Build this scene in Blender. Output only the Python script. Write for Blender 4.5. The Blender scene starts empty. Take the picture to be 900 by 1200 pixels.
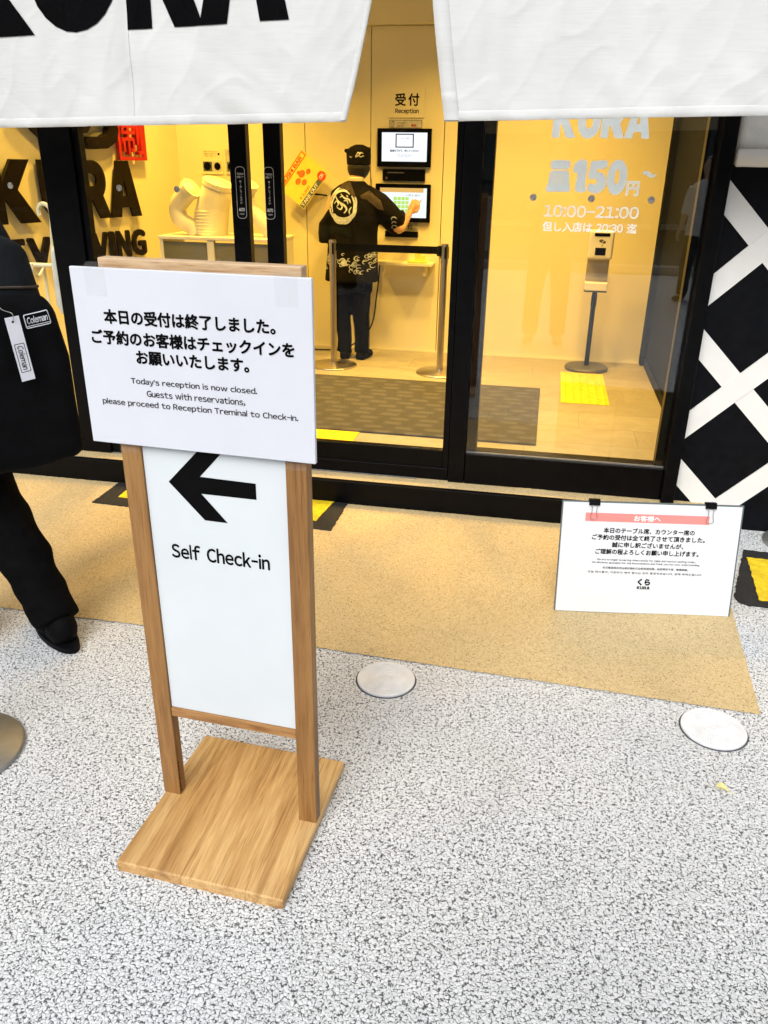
import bpy, bmesh, math, random
from mathutils import Vector as V, Matrix, noise
from mathutils.bvhtree import BVHTree
random.seed(7)
R = math.radians
S = bpy.context.scene
COL = S.collection

# ------------------------------------------------------------------ camera, world, sun, exposure
cam_d = bpy.data.cameras.new('camera'); cam = bpy.data.objects.new('camera', cam_d); COL.objects.link(cam)
PITCH, ROLL, YAW = 0.415469, 0.0154397, -0.1909741
fwd = V((math.sin(YAW)*math.cos(PITCH), math.cos(YAW)*math.cos(PITCH), -math.sin(PITCH)))
rt = V((math.cos(YAW), -math.sin(YAW), 0)); up = rt.cross(fwd)
R2 = rt*math.cos(ROLL)+up*math.sin(ROLL); U2 = up*math.cos(ROLL)-rt*math.sin(ROLL)
cam.matrix_world = Matrix(((R2.x,U2.x,-fwd.x,0),(R2.y,U2.y,-fwd.y,0),(R2.z,U2.z,-fwd.z,1.5),(0,0,0,1)))
cam_d.sensor_fit = 'VERTICAL'; cam_d.sensor_height = 24; cam_d.lens = 24*925.7/1200
cam_d.clip_start = 0.02; cam_d.clip_end = 500
S.camera = cam
W = bpy.data.worlds.new('World'); S.world = W; W.use_nodes = True
nt = W.node_tree; bg = nt.nodes['Background']
sky = nt.nodes.new('ShaderNodeTexSky'); sky.sky_type = 'NISHITA'; sky.sun_disc = False
SUN_EL, SUN_AZ = R(43), R(190)
sky.sun_elevation = SUN_EL; sky.sun_rotation = SUN_AZ; sky.dust_density = 3.0
hs = nt.nodes.new('ShaderNodeHueSaturation'); hs.inputs['Saturation'].default_value = 0.30
nt.links.new(sky.outputs[0], hs.inputs['Color']); nt.links.new(hs.outputs[0], bg.inputs['Color'])
bg.inputs['Strength'].default_value = 0.15
sl = bpy.data.lights.new('sun', 'SUN'); sl.energy = 1.5; sl.angle = R(42); sl.color = (1, .995, .985)
sun = bpy.data.objects.new('sun', sl); COL.objects.link(sun)
sd = V((math.sin(SUN_AZ)*math.cos(SUN_EL), math.cos(SUN_AZ)*math.cos(SUN_EL), math.sin(SUN_EL)))
sun.rotation_euler = sd.to_track_quat('Z', 'Y').to_euler()
S.view_settings.view_transform = 'Standard'; S.view_settings.look = 'None'
S.view_settings.exposure = 0.48; S.view_settings.gamma = 1

# ------------------------------------------------------------------ materials
class NT:
    def __init__(s, name):
        s.m = bpy.data.materials.new(name); s.m.use_nodes = True; s.t = s.m.node_tree
        s.b = s.t.nodes['Principled BSDF']; s.out = s.t.nodes['Material Output']
    def n(s, typ, **k):
        nd = s.t.nodes.new('ShaderNode'+typ)
        for a, v in k.items():
            if a in nd.inputs: nd.inputs[a].default_value = v
            else: setattr(nd, a, v)
        return nd
    def l(s, a, b): s.t.links.new(a, b)
    def coord(s, scale=(1,1,1), kind='Object', rot=(0,0,0)):
        tc = s.n('TexCoord'); mp = s.n('Mapping'); mp.inputs['Scale'].default_value = scale; mp.inputs['Rotation'].default_value = rot
        s.l(tc.outputs[kind], mp.inputs[0]); return mp.outputs[0]
    def ramp(s, fac, stops):
        r = s.n('ValToRGB'); e = r.color_ramp.elements
        while len(e) < len(stops): e.new(.5)
        for i, (p, c) in enumerate(stops):
            e[i].position = p; e[i].color = tuple(c)+(1,) if len(c) == 3 else c
        s.l(fac, r.inputs[0]); return r.outputs[0]
    def mix(s, f, a, b, blend='MIX'):
        m = s.n('Mix', data_type='RGBA', blend_type=blend)
        for i, v in ((0, f), (6, a), (7, b)):
            if hasattr(v, 'type') and not isinstance(v, (float, int, tuple)): s.l(v, m.inputs[i])
            else: m.inputs[i].default_value = v if not isinstance(v, tuple) else (v+(1,) if len(v) == 3 else v)
        return m.outputs[2]
    def bump(s, h, strength=.3, dist=.002):
        b = s.n('Bump'); b.inputs['Strength'].default_value = strength; b.inputs['Distance'].default_value = dist
        s.l(h, b.inputs['Height']); s.l(b.outputs[0], s.b.inputs['Normal']); return b
    def math(s, op, a, b=0.0):
        m = s.n('Math', operation=op)
        for i, v in ((0, a), (1, b)):
            if isinstance(v, (float, int)): m.inputs[i].default_value = v
            else: s.l(v, m.inputs[i])
        return m.outputs[0]

def pm(name, col, rough=.5, metal=0., var=.06, scale=8., bump=0., bscale=80., bdist=.001, spec=.5, sheen=0.):
    t = NT(name); c = t.coord()
    no = t.n('TexNoise', Scale=scale, Detail=5.0); t.l(c, no.inputs['Vector'])
    lo = tuple(max(0, x*(1-var*2)) for x in col); hi = tuple(min(1, x*(1+var)) for x in col)
    t.l(t.ramp(no.outputs[0], [(.3, lo), (.7, hi)]), t.b.inputs['Base Color'])
    rr = t.n('MapRange'); rr.inputs[3].default_value = max(.02, rough-.06); rr.inputs[4].default_value = min(1, rough+.08)
    t.l(no.outputs[0], rr.inputs[0]); t.l(rr.outputs[0], t.b.inputs['Roughness'])
    t.b.inputs['Metallic'].default_value = metal; t.b.inputs['Specular IOR Level'].default_value = spec
    if sheen: t.b.inputs['Sheen Weight'].default_value = sheen
    if bump:
        nb = t.n('TexNoise', Scale=bscale, Detail=4.0); t.l(c, nb.inputs['Vector']); t.bump(nb.outputs[0], bump, bdist)
    return t.m

def m_aggregate(name, scale, stops, gap, gapw, dens, tintvar, pit=.80, bd=.0025):
    t = NT(name); c = t.coord()
    wn = t.n('TexNoise', Scale=scale*1.6, Detail=2.0); t.l(c, wn.inputs['Vector'])
    add = t.n('MixRGB' if False else 'Mix', data_type='RGBA', blend_type='LINEAR_LIGHT'); add.inputs[0].default_value = .35/scale
    t.l(c, add.inputs[6]); t.l(wn.outputs[1], add.inputs[7]); cc = add.outputs[2]
    ve = t.n('TexVoronoi', feature='DISTANCE_TO_EDGE', Scale=scale); t.l(cc, ve.inputs['Vector'])
    vc = t.n('TexVoronoi', feature='F1', Scale=scale); t.l(cc, vc.inputs['Vector'])
    gn = t.n('TexNoise', Scale=scale*.95, Detail=2.0, Roughness=.6); t.l(c, gn.inputs['Vector'])
    gm = t.n('MapRange'); gm.inputs[1].default_value = dens[0]; gm.inputs[2].default_value = dens[1]
    gm.inputs[3].default_value = 0.0; gm.inputs[4].default_value = gapw; t.l(gn.outputs[0], gm.inputs[0])
    dv = t.math('DIVIDE', ve.outputs['Distance'], t.math('ADD', gm.outputs[0], .0005))
    k = t.n('MapRange', interpolation_type='SMOOTHSTEP'); k.inputs[1].default_value = .45; k.inputs[2].default_value = 1.25; t.l(dv, k.inputs[0])
    sep = t.n('SeparateColor'); t.l(vc.outputs['Color'], sep.inputs[0])
    pv = t.n('TexVoronoi', feature='F1', Scale=scale*1.45); t.l(cc, pv.inputs['Vector'])
    ps = t.n('SeparateColor'); t.l(pv.outputs['Color'], ps.inputs[0])
    pr_ = t.n('MapRange'); pr_.inputs[1].default_value = pit; pr_.inputs[2].default_value = 1.0; pr_.inputs[3].default_value = 0.0; pr_.inputs[4].default_value = .62; t.l(ps.outputs[0], pr_.inputs[0])
    pk = t.n('MapRange', interpolation_type='SMOOTHSTEP'); t.l(t.math('DIVIDE', pv.outputs['Distance'], t.math('ADD', pr_.outputs[0], .0005)), pk.inputs[0]); pk.inputs[1].default_value = .55; pk.inputs[2].default_value = 1.1
    kk = t.math('MULTIPLY', k.outputs[0], pk.outputs[0])
    stone = t.ramp(sep.outputs[0], stops)
    big = t.n('TexNoise', Scale=1.7, Detail=3.0); t.l(c, big.inputs['Vector'])
    stone = t.mix(1.0, stone, t.ramp(big.outputs[0], [(.3, (1-tintvar,)*3), (.7, (1,1,1))]), 'MULTIPLY')
    sn = t.n('TexNoise', Scale=3.3, Detail=5.0, Roughness=.6, Distortion=.8); t.l(c, sn.inputs['Vector'])
    stone = t.mix(1.0, stone, t.ramp(sn.outputs[0], [(.30, (.94,.935,.92)), (.42, (1,1,1))]), 'MULTIPLY')
    col = t.mix(kk, gap, stone)
    t.l(col, t.b.inputs['Base Color']); t.b.inputs['Roughness'].default_value = .62
    h = t.math('MULTIPLY', t.math('MINIMUM', ve.outputs['Distance'], .25), 3.0)
    h = t.math('ADD', h, t.math('MULTIPLY', kk, .8))
    h = t.math('ADD', h, t.math('MULTIPLY', sep.outputs[1], .35))
    t.bump(h, .7, bd)
    return t.m

def m_wood(name, axis, cols, seed=0.0):
    t = NT(name)
    sc = [26, 26, 26]; sc[axis] = 1.6
    tc = t.n('TexCoord'); oi = t.n('ObjectInfo'); mp = t.n('Mapping'); mp.inputs['Scale'].default_value = sc
    ad = t.n('VectorMath', operation='ADD'); cb = t.n('CombineXYZ')
    rm = t.math('MULTIPLY', oi.outputs['Random'], 37.0)
    for i in range(3): t.l(rm, cb.inputs[i])
    t.l(tc.outputs['Object'], mp.inputs[0]); t.l(mp.outputs[0], ad.inputs[0]); t.l(cb.outputs[0], ad.inputs[1])
    w = t.n('TexNoise', Scale=1.0, Detail=6.0, Roughness=.62, Distortion=.6); t.l(ad.outputs[0], w.inputs['Vector'])
    fine = t.n('TexNoise', Scale=7.0, Detail=3.0); t.l(ad.outputs[0], fine.inputs['Vector'])
    base = t.ramp(w.outputs[0], [(.25, cols[0]), (.45, cols[1]), (.58, cols[2]), (.75, cols[1])])
    fr = t.ramp(fine.outputs[0], [(.35, (.8,.77,.73)), (.6, (1,1,1))])
    base = t.mix(.7, base, fr, 'MULTIPLY')
    mp2 = t.n('Mapping'); s2 = [14,14,14]; s2[axis] = 4; mp2.inputs['Scale'].default_value = s2; t.l(ad.outputs[0], mp2.inputs[0])
    t.l(tc.outputs['Object'], mp2.inputs[0])
    kn = t.n('TexVoronoi', Scale=.55); t.l(mp2.outputs[0], kn.inputs['Vector'])
    km = t.ramp(kn.outputs['Distance'], [(.03, (.42,.3,.2)), (.13, (1,1,1))])
    base = t.mix(.85, base, km, 'MULTIPLY')
    mp3 = t.n('Mapping'); s3 = [2.6,2.6,2.6]; s3[axis] = 1.1; mp3.inputs['Scale'].default_value = s3; t.l(ad.outputs[0], mp3.inputs[0])
    st = t.n('TexNoise', Scale=1.0, Detail=4.0, Roughness=.55, Distortion=.4); t.l(mp3.outputs[0], st.inputs['Vector'])
    base = t.mix(.9, base, t.ramp(st.outputs[0], [(.60, (1,1,1)), (.68, (.62,.48,.34)), (.72, (.95,.92,.88))]), 'MULTIPLY')
    mp4 = t.n('Mapping'); s4 = [9,9,9]; s4[axis] = 5; mp4.inputs['Scale'].default_value = s4; t.l(ad.outputs[0], mp4.inputs[0])
    fk = t.n('TexNoise', Scale=1.0, Detail=3.0, Roughness=.7); t.l(mp4.outputs[0], fk.inputs['Vector'])
    base = t.mix(.85, base, t.ramp(fk.outputs[0], [(.30, (.50,.36,.22)), (.40, (.88,.83,.76)), (.50, (1,1,1)), (.66, (1,1,1)), (.74, (.70,.56,.42))]), 'MULTIPLY')
    wv_ = t.n('TexWave', wave_type='RINGS', Scale=.32, Distortion=5.0, Detail=3.0); t.l(ad.outputs[0], wv_.inputs['Vector'])
    base = t.mix(.25, base, t.ramp(wv_.outputs[1], [(0, (.72,.62,.50)), (.35, (1,1,1))]), 'MULTIPLY')
    tone = t.ramp(oi.outputs['Random'], [(0, (.80,.74,.66)), (1, (1.0,1.0,1.0))])
    base = t.mix(1.0, base, tone, 'MULTIPLY')
    t.l(base, t.b.inputs['Base Color']); t.b.inputs['Roughness'].default_value = .5
    t.bump(fine.outputs[0], .25, .0006)
    return t.m

def m_glass(name, base):
    t = NT(name); tr = t.n('BsdfTransparent'); tr.inputs[0].default_value = (.97,.985,.975,1)
    gl = t.n('BsdfGlossy'); gl.inputs['Roughness'].default_value = .012; gl.inputs[0].default_value = (1,1,1,1)
    lw = t.n('LayerWeight', Blend=.5)
    p = t.math('POWER', lw.outputs['Facing'], 5.0); f = t.math('ADD', t.math('MULTIPLY', p, .9), base)
    mx = t.n('MixShader'); t.l(f, mx.inputs[0]); t.l(tr.outputs[0], mx.inputs[1]); t.l(gl.outputs[0], mx.inputs[2])
    t.l(mx.outputs[0], t.out.inputs[0]); return t.m

def m_emit(name, col, st):
    t = NT(name); t.b.inputs['Base Color'].default_value = (.05,.05,.05,1)
    t.b.inputs['Emission Color'].default_value = tuple(col)+(1,); t.b.inputs['Emission Strength'].default_value = st
    t.b.inputs['Roughness'].default_value = .15
    return t.m

def m_cloth(name, col, s=900., var=.05, sheen=.1):
    t = NT(name); c = t.coord()
    w1 = t.n('TexWave', wave_type='BANDS', bands_direction='X', Scale=s/6, Distortion=2.0, Detail=2.0); t.l(c, w1.inputs[0])
    w2 = t.n('TexWave', wave_type='BANDS', bands_direction='Z', Scale=s/6, Distortion=2.0, Detail=2.0); t.l(c, w2.inputs[0])
    sl_ = t.n('TexNoise', Scale=1.0, Detail=5.0); mp = t.coord((14,14,170)); t.l(mp, sl_.inputs['Vector'])
    big = t.n('TexNoise', Scale=5.0, Detail=4.0); t.l(c, big.inputs['Vector'])
    a = t.ramp(sl_.outputs[0], [(.3, tuple(x*(1-var*.8) for x in col)), (.65, col)])
    a = t.mix(1.0, a, t.ramp(big.outputs[0], [(.3, (1-var,)*3), (.7, (1,1,1))]), 'MULTIPLY')
    t.l(a, t.b.inputs['Base Color']); t.b.inputs['Roughness'].default_value = .9
    t.b.inputs['Sheen Weight'].default_value = sheen; t.b.inputs['Specular IOR Level'].default_value = .2
    h = t.math('ADD', t.math('MULTIPLY', sl_.outputs[0], 1.6), t.math('MULTIPLY', big.outputs[0], 3.0))
    t.bump(h, .35, .0010); return t.m

M = {}
M['gravel'] = m_aggregate('white_aggregate', 122, [(0, (.66,.68,.69)), (.25, (.73,.75,.76)), (.7, (.77,.785,.79)), (1, (.70,.72,.73))], (.085,.088,.092), .155, (.45,.66), .06, pit=.86)
M['tan'] = m_aggregate('tan_aggregate', 185, [(0, (.55,.405,.19)), (.3, (.64,.485,.24)), (.7, (.71,.555,.295)), (1, (.58,.43,.205))], (.028,.02,.012), .16, (.57,.78), .12, pit=.875, bd=.0016)
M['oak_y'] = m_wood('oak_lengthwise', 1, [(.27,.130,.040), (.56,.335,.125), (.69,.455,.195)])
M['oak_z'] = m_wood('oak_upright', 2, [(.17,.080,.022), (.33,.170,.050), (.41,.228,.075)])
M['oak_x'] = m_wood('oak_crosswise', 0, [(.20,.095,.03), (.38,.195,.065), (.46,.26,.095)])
M['pale_wood'] = m_wood('pale_wood', 0, [(.42,.27,.14), (.58,.41,.24), (.66,.49,.31)])
M['glass'] = m_glass('door_glass', .007)
M['glass_w'] = m_glass('window_glass', .048)
M['black'] = pm('black_metal', (.0022,.0022,.0026), .34, 0, .2, 20, spec=.10)
M['black_matte'] = pm('black_matte', (.0035,.004,.0055), .55, 0, .2, 30, .1, 200, spec=.08)
M['ink'] = pm('black_ink', (.0022,.0022,.0025), .7, 0, .1, 60, spec=.06)
M['ink_cloth'] = pm('black_cloth_print', (.003,.003,.0035), .95, 0, .15, 80, .2, 700, .0003, spec=.04)
def m_vinylprint():
    t = NT('white_window_print'); t.b.inputs['Base Color'].default_value = (.88,.88,.88,1); t.b.inputs['Roughness'].default_value = .5
    tr = t.n('BsdfTranslucent'); tr.inputs[0].default_value = (.34,.40,.46,1); mx = t.n('AddShader')  # extra translucent term puts brightness into the print, against the noren's shade
    t.l(t.b.outputs[0], mx.inputs[0]); t.l(tr.outputs[0], mx.inputs[1]); t.l(mx.outputs[0], t.out.inputs[0]); return t.m
M['win_ink'] = m_vinylprint()
M['dot_grey'] = pm('glass_dot_grey', (.48,.49,.49), .5, 0, .35, 160)
M['paper'] = pm('white_paper', (.585,.605,.655), .45, 0, .015, 6, .04, 8, .002)
M['panel_white'] = pm('white_panel', (.60,.64,.66), .38, 0, .02, 4)
M['laminate'] = pm('laminated_paper', (.68,.70,.725), .22, 0, .02, 9, .08, 10, .003)
M['pink'] = pm('pink_ink', (.82,.24,.22), .5, 0, .03)
M['white_ink'] = pm('white_vinyl', (.80,.80,.78), .5, 0, .02)
M['noren'] = m_cloth('white_cotton', (.585,.595,.585))
M['white_paint'] = pm('white_lattice_paint', (.72,.72,.70), .55, 0, .02, 10, .05, 90)
M['vinyl'] = pm('white_vinyl_sheet', (.66,.665,.64), .5, 0, .05, 12, .55, 22, .012)
M['pipe_white'] = pm('white_pipe', (.74,.74,.72), .35, 0, .03)
M['yellow'] = pm('yellow_rubber', (.80,.56,.012), .55, 0, .08, 25, .3, 150, .002)
M['yellow_road'] = pm('yellow_road_paint', (.80,.57,.01), .6, 0, .12, 40, .8, 130, .005)
M['black_road'] = pm('black_road_paint', (.012,.012,.013), .7, 0, .5, 120, 1.0, 160, .006)
M['lid'] = pm('white_painted_iron', (.72,.735,.75), .5, 0, .05, 30, .3, 160, .002)
M['lid_gap'] = pm('dark_joint', (.08,.08,.085), .8, 0, .2)
M['steel'] = pm('brushed_steel', (.30,.30,.285), .45, .7, .06, 30, .08, 300)
M['track'] = pm('dull_aluminium', (.22,.215,.20), .5, .6, .2, 60)
M['chrome'] = pm('satin_steel', (.52,.47,.40), .30, 1., .06)
M['wall_in'] = pm('cream_wall', (.82,.755,.49), .5, 0, .02, 3, .05, 60)
M['wall_line'] = pm('dark_seam', (.05,.045,.035), .7)
M['wall_grey'] = pm('charcoal_wall', (.016,.018,.020), .85, 0, .1, 6, spec=.05)
M['ceil_in'] = pm('ceiling_white', (.78,.76,.7), .8)
M['facade'] = pm('facade_render', (.45,.45,.43), .8, 0, .06, 4, .3, 60)
M['skin'] = pm('skin', (.62,.36,.22), .5, 0, .05, 12, .1, 60)
M['coat'] = pm('black_coat_cloth', (.007,.0062,.0055), .85, 0, .25, 18, .5, 40, .004, spec=.1)
M['coat_grey'] = pm('faded_collar_cloth', (.060,.046,.034), .85, 0, .2, 30, .3, 60, .002, spec=.15)
M['trouser'] = pm('black_trouser_cloth', (.003,.003,.0033), .9, 0, .2, 20, .6, 22, .010, spec=.06)
M['nylon'] = pm('black_nylon', (.007,.009,.011), .75, 0, .25, 14, .5, 30, .008, spec=.14)
M['nylon2'] = pm('black_canvas', (.003,.0033,.004), .85, 0, .2, 14, .4, 40, .005, spec=.08)
M['shoe'] = pm('black_leather', (.0028,.0028,.003), .7, 0, .2, 30, .3, 60, .002, spec=.07)
M['beige'] = pm('beige_print', (.56,.55,.48), .8, 0, .12, 30)
M['brown'] = pm('dark_brown_letter', (.010,.0065,.0035), .35, 0, .15, 12, spec=.12)
M['crest'] = pm('white_coat_print', (.50,.54,.56), .8, 0, .15, 60)
M['red'] = pm('red_enamel', (.42,.008,.008), .4)
M['orange'] = pm('orange_print', (.85,.22,.03), .5, 0, .2, 30)
M['yellow_print'] = pm('yellow_print', (.92,.80,.12), .5, 0, .05, 20)
M['slate'] = pm('slate_print', (.10,.13,.13), .5)
M['red_print'] = pm('red_print', (.80,.07,.03), .5, 0, .05)
M['plaster'] = pm('white_plaster', (.78,.72,.50), .5, 0, .03, 10, .1, 60)
M['case'] = pm('smoked_case_panel', (.17,.155,.085), .12, 0, .08, 5)
M['case_frame'] = pm('cream_case_frame', (.75,.70,.55), .35)
M['disp'] = pm('dispenser_plastic', (.74,.73,.70), .35)
M['disp_grey'] = pm('dispenser_back', (.42,.38,.30), .5)
M['grey_iron'] = pm('grey_iron', (.09,.085,.075), .5, .2, .1, 20, .2, 120)
M['screen'] = m_emit('screen_white', (.80,.83,.92), .92)
M['screen2'] = m_emit('screen_pale', (.82,.90,.92), .85)
M['scr_green'] = m_emit('screen_green', (.45,.75,.12), .8)
M['scr_tan'] = m_emit('screen_tan', (.75,.42,.12), .8)
M['scr_grey'] = m_emit('screen_grey', (.18,.19,.2), .6)
M['lamp'] = m_emit('lamp_lens', (1,.78,.4), 4.)
M['hair'] = pm('dark_hair', (.004,.0034,.003), .5, 0, .3, 60, .6, 200, .004)
M['clear'] = pm('clear_tape', (.62,.60,.57), .15, 0, .1, 30, .5, 50, .002)
M['clear'].node_tree.nodes['Principled BSDF'].inputs['Alpha'].default_value = .07
M['tagwhite'] = pm('tag_card', (.70,.71,.78), .4, 0, .02)
M['road'] = pm('asphalt', (.05,.05,.052), .85, 0, .15, 30, .5, 200, .004)
M['dark_wall'] = pm('dark_tile_wall', (.09,.09,.088), .7, 0, .15, 3)
M['foliage'] = pm('tree_leaves', (.035,.065,.022), .7, 0, .4, 2)
M['leaf'] = pm('dry_leaf', (.70,.62,.24), .6, 0, .15, 60, .3, 200)
def m_floor():
    t = NT('indoor_floor_tile'); oi = t.n('ObjectInfo'); tc = t.n('TexCoord')
    cb = t.n('CombineXYZ'); rm = t.math('MULTIPLY', oi.outputs['Random'], 50.0)
    for i in range(3): t.l(rm, cb.inputs[i])
    ad = t.n('VectorMath', operation='ADD'); t.l(tc.outputs['Object'], ad.inputs[0]); t.l(cb.outputs[0], ad.inputs[1])
    mp = t.n('Mapping'); mp.inputs['Scale'].default_value = (5,7,7); t.l(ad.outputs[0], mp.inputs[0])
    n = t.n('TexNoise', Scale=1.5, Detail=7.0, Roughness=.65, Distortion=.8); t.l(mp.outputs[0], n.inputs['Vector'])
    c = t.ramp(n.outputs[0], [(.28, (.31,.275,.185)), (.5, (.36,.32,.225)), (.75, (.41,.37,.265))])
    c = t.mix(1.0, c, t.ramp(oi.outputs['Random'], [(0, (.86,.85,.83)), (1, (1,1,1))]), 'MULTIPLY')
    t.l(c, t.b.inputs['Base Color']); t.b.inputs['Roughness'].default_value = .42; t.bump(n.outputs[0], .08, .001)
    return t.m
M['floor_in'] = m_floor()
def m_mat():
    t = NT('entrance_carpet'); c = t.coord()
    wn = t.n('TexNoise', Scale=22.0, Detail=2.0); t.l(c, wn.inputs['Vector'])
    # dashes: distance inside each cell
    sx = t.n('SeparateXYZ'); t.l(c, sx.inputs[0])
    row = t.math('FLOOR', t.math('DIVIDE', sx.outputs[1], .085))
    off = t.math('MULTIPLY', t.math('MODULO', t.math('ABSOLUTE', t.math('MULTIPLY', row, 2.0)), 5.0), .052)
    u = t.math('ABSOLUTE', t.math('SUBTRACT', t.math('FRACT', t.math('DIVIDE', t.math('ADD', sx.outputs[0], t.math('ADD', off, 10.0)), .175)), .5))
    v = t.math('ABSOLUTE', t.math('SUBTRACT', t.math('FRACT', t.math('DIVIDE', t.math('ADD', sx.outputs[1], 10.2), .085)), .5))
    d = t.math('MAXIMUM', t.math('MULTIPLY', u, 1.0), t.math('MULTIPLY', v, 1.05))
    d = t.math('ADD', d, t.math('MULTIPLY', t.math('SUBTRACT', wn.outputs[0], .5), .25))
    f = t.n('MapRange'); f.inputs[1].default_value = .20; f.inputs[2].default_value = .36; f.inputs[3].default_value = 1; f.inputs[4].default_value = 0; t.l(d, f.inputs[0])
    fi = t.n('TexNoise', Scale=420.0, Detail=2.0); t.l(c, fi.inputs['Vector'])
    a = t.ramp(fi.outputs[0], [(.3, (.032,.029,.022)), (.7, (.074,.068,.052))])
    b = t.ramp(fi.outputs[0], [(.3, (.056,.052,.042)), (.7, (.120,.112,.092))])
    t.l(t.mix(f.outputs[0], a, b), t.b.inputs['Base Color']); t.b.inputs['Roughness'].default_value = .95
    t.bump(fi.outputs[0], .8, .003); return t.m
M['mat'] = m_mat()

# ------------------------------------------------------------------ object helpers (vertices are given in world space)
ORI = {}
def tag(o, label=None, cat=None, group=None, kind=None):
    if label: o['label'] = label
    if cat: o['category'] = cat
    if group: o['group'] = group
    if kind: o['kind'] = kind
    return o
def thing(name, label, cat, loc=(0,0,0), group=None):
    o = bpy.data.objects.new(name, None); o.empty_display_size = .1; COL.objects.link(o)
    o.location = loc; ORI[o.name] = V(loc); return tag(o, label, cat, group)
def obj(name, me, mat, parent=None, loc=None, smooth=False, kind=None):
    """me: bmesh or mesh with world-space vertices"""
    if isinstance(me, bmesh.types.BMesh):
        bm = me; me = bpy.data.meshes.new(name); bm.to_mesh(me); bm.free()
    me.name = name
    org = ORI[parent.name] if parent else V(loc or (0,0,0))
    me.transform(Matrix.Translation(-org))
    me.materials.clear()
    me.materials.append(M[mat] if isinstance(mat, str) else mat)
    if smooth:
        for p in me.polygons: p.use_smooth = True
    o = bpy.data.objects.new(name, me); COL.objects.link(o)
    if parent: o.parent = parent
    else: o.location = org
    ORI[o.name] = org
    if kind: o['kind'] = kind
    return o
def box(bm, x0, x1, y0, y1, z0, z1, bev=0., seg=1):
    r = bmesh.ops.create_cube(bm, size=1)
    vs = r['verts']
    bmesh.ops.scale(bm, vec=(abs(x1-x0), abs(y1-y0), abs(z1-z0)), verts=vs)
    bmesh.ops.translate(bm, vec=((x0+x1)/2, (y0+y1)/2, (z0+z1)/2), verts=vs)
    if bev:
        es = list({e for v in vs for e in v.link_edges})
        bmesh.ops.bevel(bm, geom=es, offset=bev, segments=seg, affect='EDGES', profile=.5)
    return bm
def B(x0, x1, y0, y1, z0, z1, bev=0., seg=1): return box(bmesh.new(), x0, x1, y0, y1, z0, z1, bev, seg)
def rotz(bm, ang, c):
    bmesh.ops.rotate(bm, cent=c, matrix=Matrix.Rotation(ang, 3, 'Z'), verts=bm.verts); return bm
def lathe(bm, prof, c, n=48, axis=(0,0,1), caps=True):
    """prof: list of (r, h) along axis"""
    q = V(axis).normalized().to_track_quat('Z', 'Y').to_matrix()
    rings = []
    for r, h in prof:
        if r < 1e-6: rings.append([bm.verts.new(V(c)+q@V((0,0,h)))])
        else: rings.append([bm.verts.new(V(c)+q@V((r*math.cos(a), r*math.sin(a), h))) for a in [2*math.pi*i/n for i in range(n)]])
    for a, b in zip(rings, rings[1:]):
        if len(a) == 1 and len(b) == 1: continue
        for i in range(n):
            j = (i+1) % n
            if len(a) == 1: bm.faces.new((a[0], b[i], b[j]))
            elif len(b) == 1: bm.faces.new((a[i], a[j], b[0]))
            else: bm.faces.new((a[i], a[j], b[j], b[i]))
    if caps:
        for k in (0, -1):
            if len(rings[k]) > 1: bm.faces.new(rings[k] if k else rings[k][::-1])
    bmesh.ops.recalc_face_normals(bm, faces=bm.faces)
    return bm
def tube(bm, pts, rad, n=12, closed=False):
    pts = [V(p) for p in pts]; N = len(pts); rr = rad if isinstance(rad, (list, tuple)) else [rad]*N
    rings = []; prev = None
    for i, p in enumerate(pts):
        t = (pts[min(i+1, N-1)]-pts[max(i-1, 0)]).normalized()
        if closed: t = (pts[(i+1) % N]-pts[i-1]).normalized()
        a = prev if prev is not None else (V((0,0,1)) if abs(t.z) < .9 else V((1,0,0)))
        s = t.cross(a).normalized(); u = s.cross(t).normalized(); prev = u
        rings.append([bm.verts.new(p+rr[i]*(math.cos(k)*s+math.sin(k)*u)) for k in [2*math.pi*j/n for j in range(n)]])
    prs = list(zip(rings, rings[1:]))+([(rings[-1], rings[0])] if closed else [])
    for a, b in prs:
        for i in range(n): bm.faces.new((a[i], a[(i+1) % n], b[(i+1) % n], b[i]))
    if not closed: bm.faces.new(rings[0][::-1]); bm.faces.new(rings[-1])
    bmesh.ops.recalc_face_normals(bm, faces=bm.faces)
    return bm
def prism(bm, pts, d):
    """pts planar world points, extruded by vector d"""
    a = [bm.verts.new(p) for p in pts]; b = [bm.verts.new(V(p)+V(d)) for p in pts]
    bm.faces.new(a); bm.faces.new(b[::-1])
    for i in range(len(a)): bm.faces.new((a[i], b[i], b[(i+1) % len(a)], a[(i+1) % len(a)]))
    bmesh.ops.recalc_face_normals(bm, faces=bm.faces)
    return bm
def smooth_path(pts, n=8):
    out = []; P = [V(p) for p in pts]
    for i in range(len(P)-1):
        p0, p1, p2, p3 = P[max(i-1, 0)], P[i], P[i+1], P[min(i+2, len(P)-1)]
        for k in range(n):
            t = k/n
            out.append(.5*((2*p1)+(p2-p0)*t+(2*p0-5*p1+4*p2-p3)*t*t+(3*p1-p0-3*p2+p3)*t**3))
    out.append(P[-1]); return out

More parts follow.
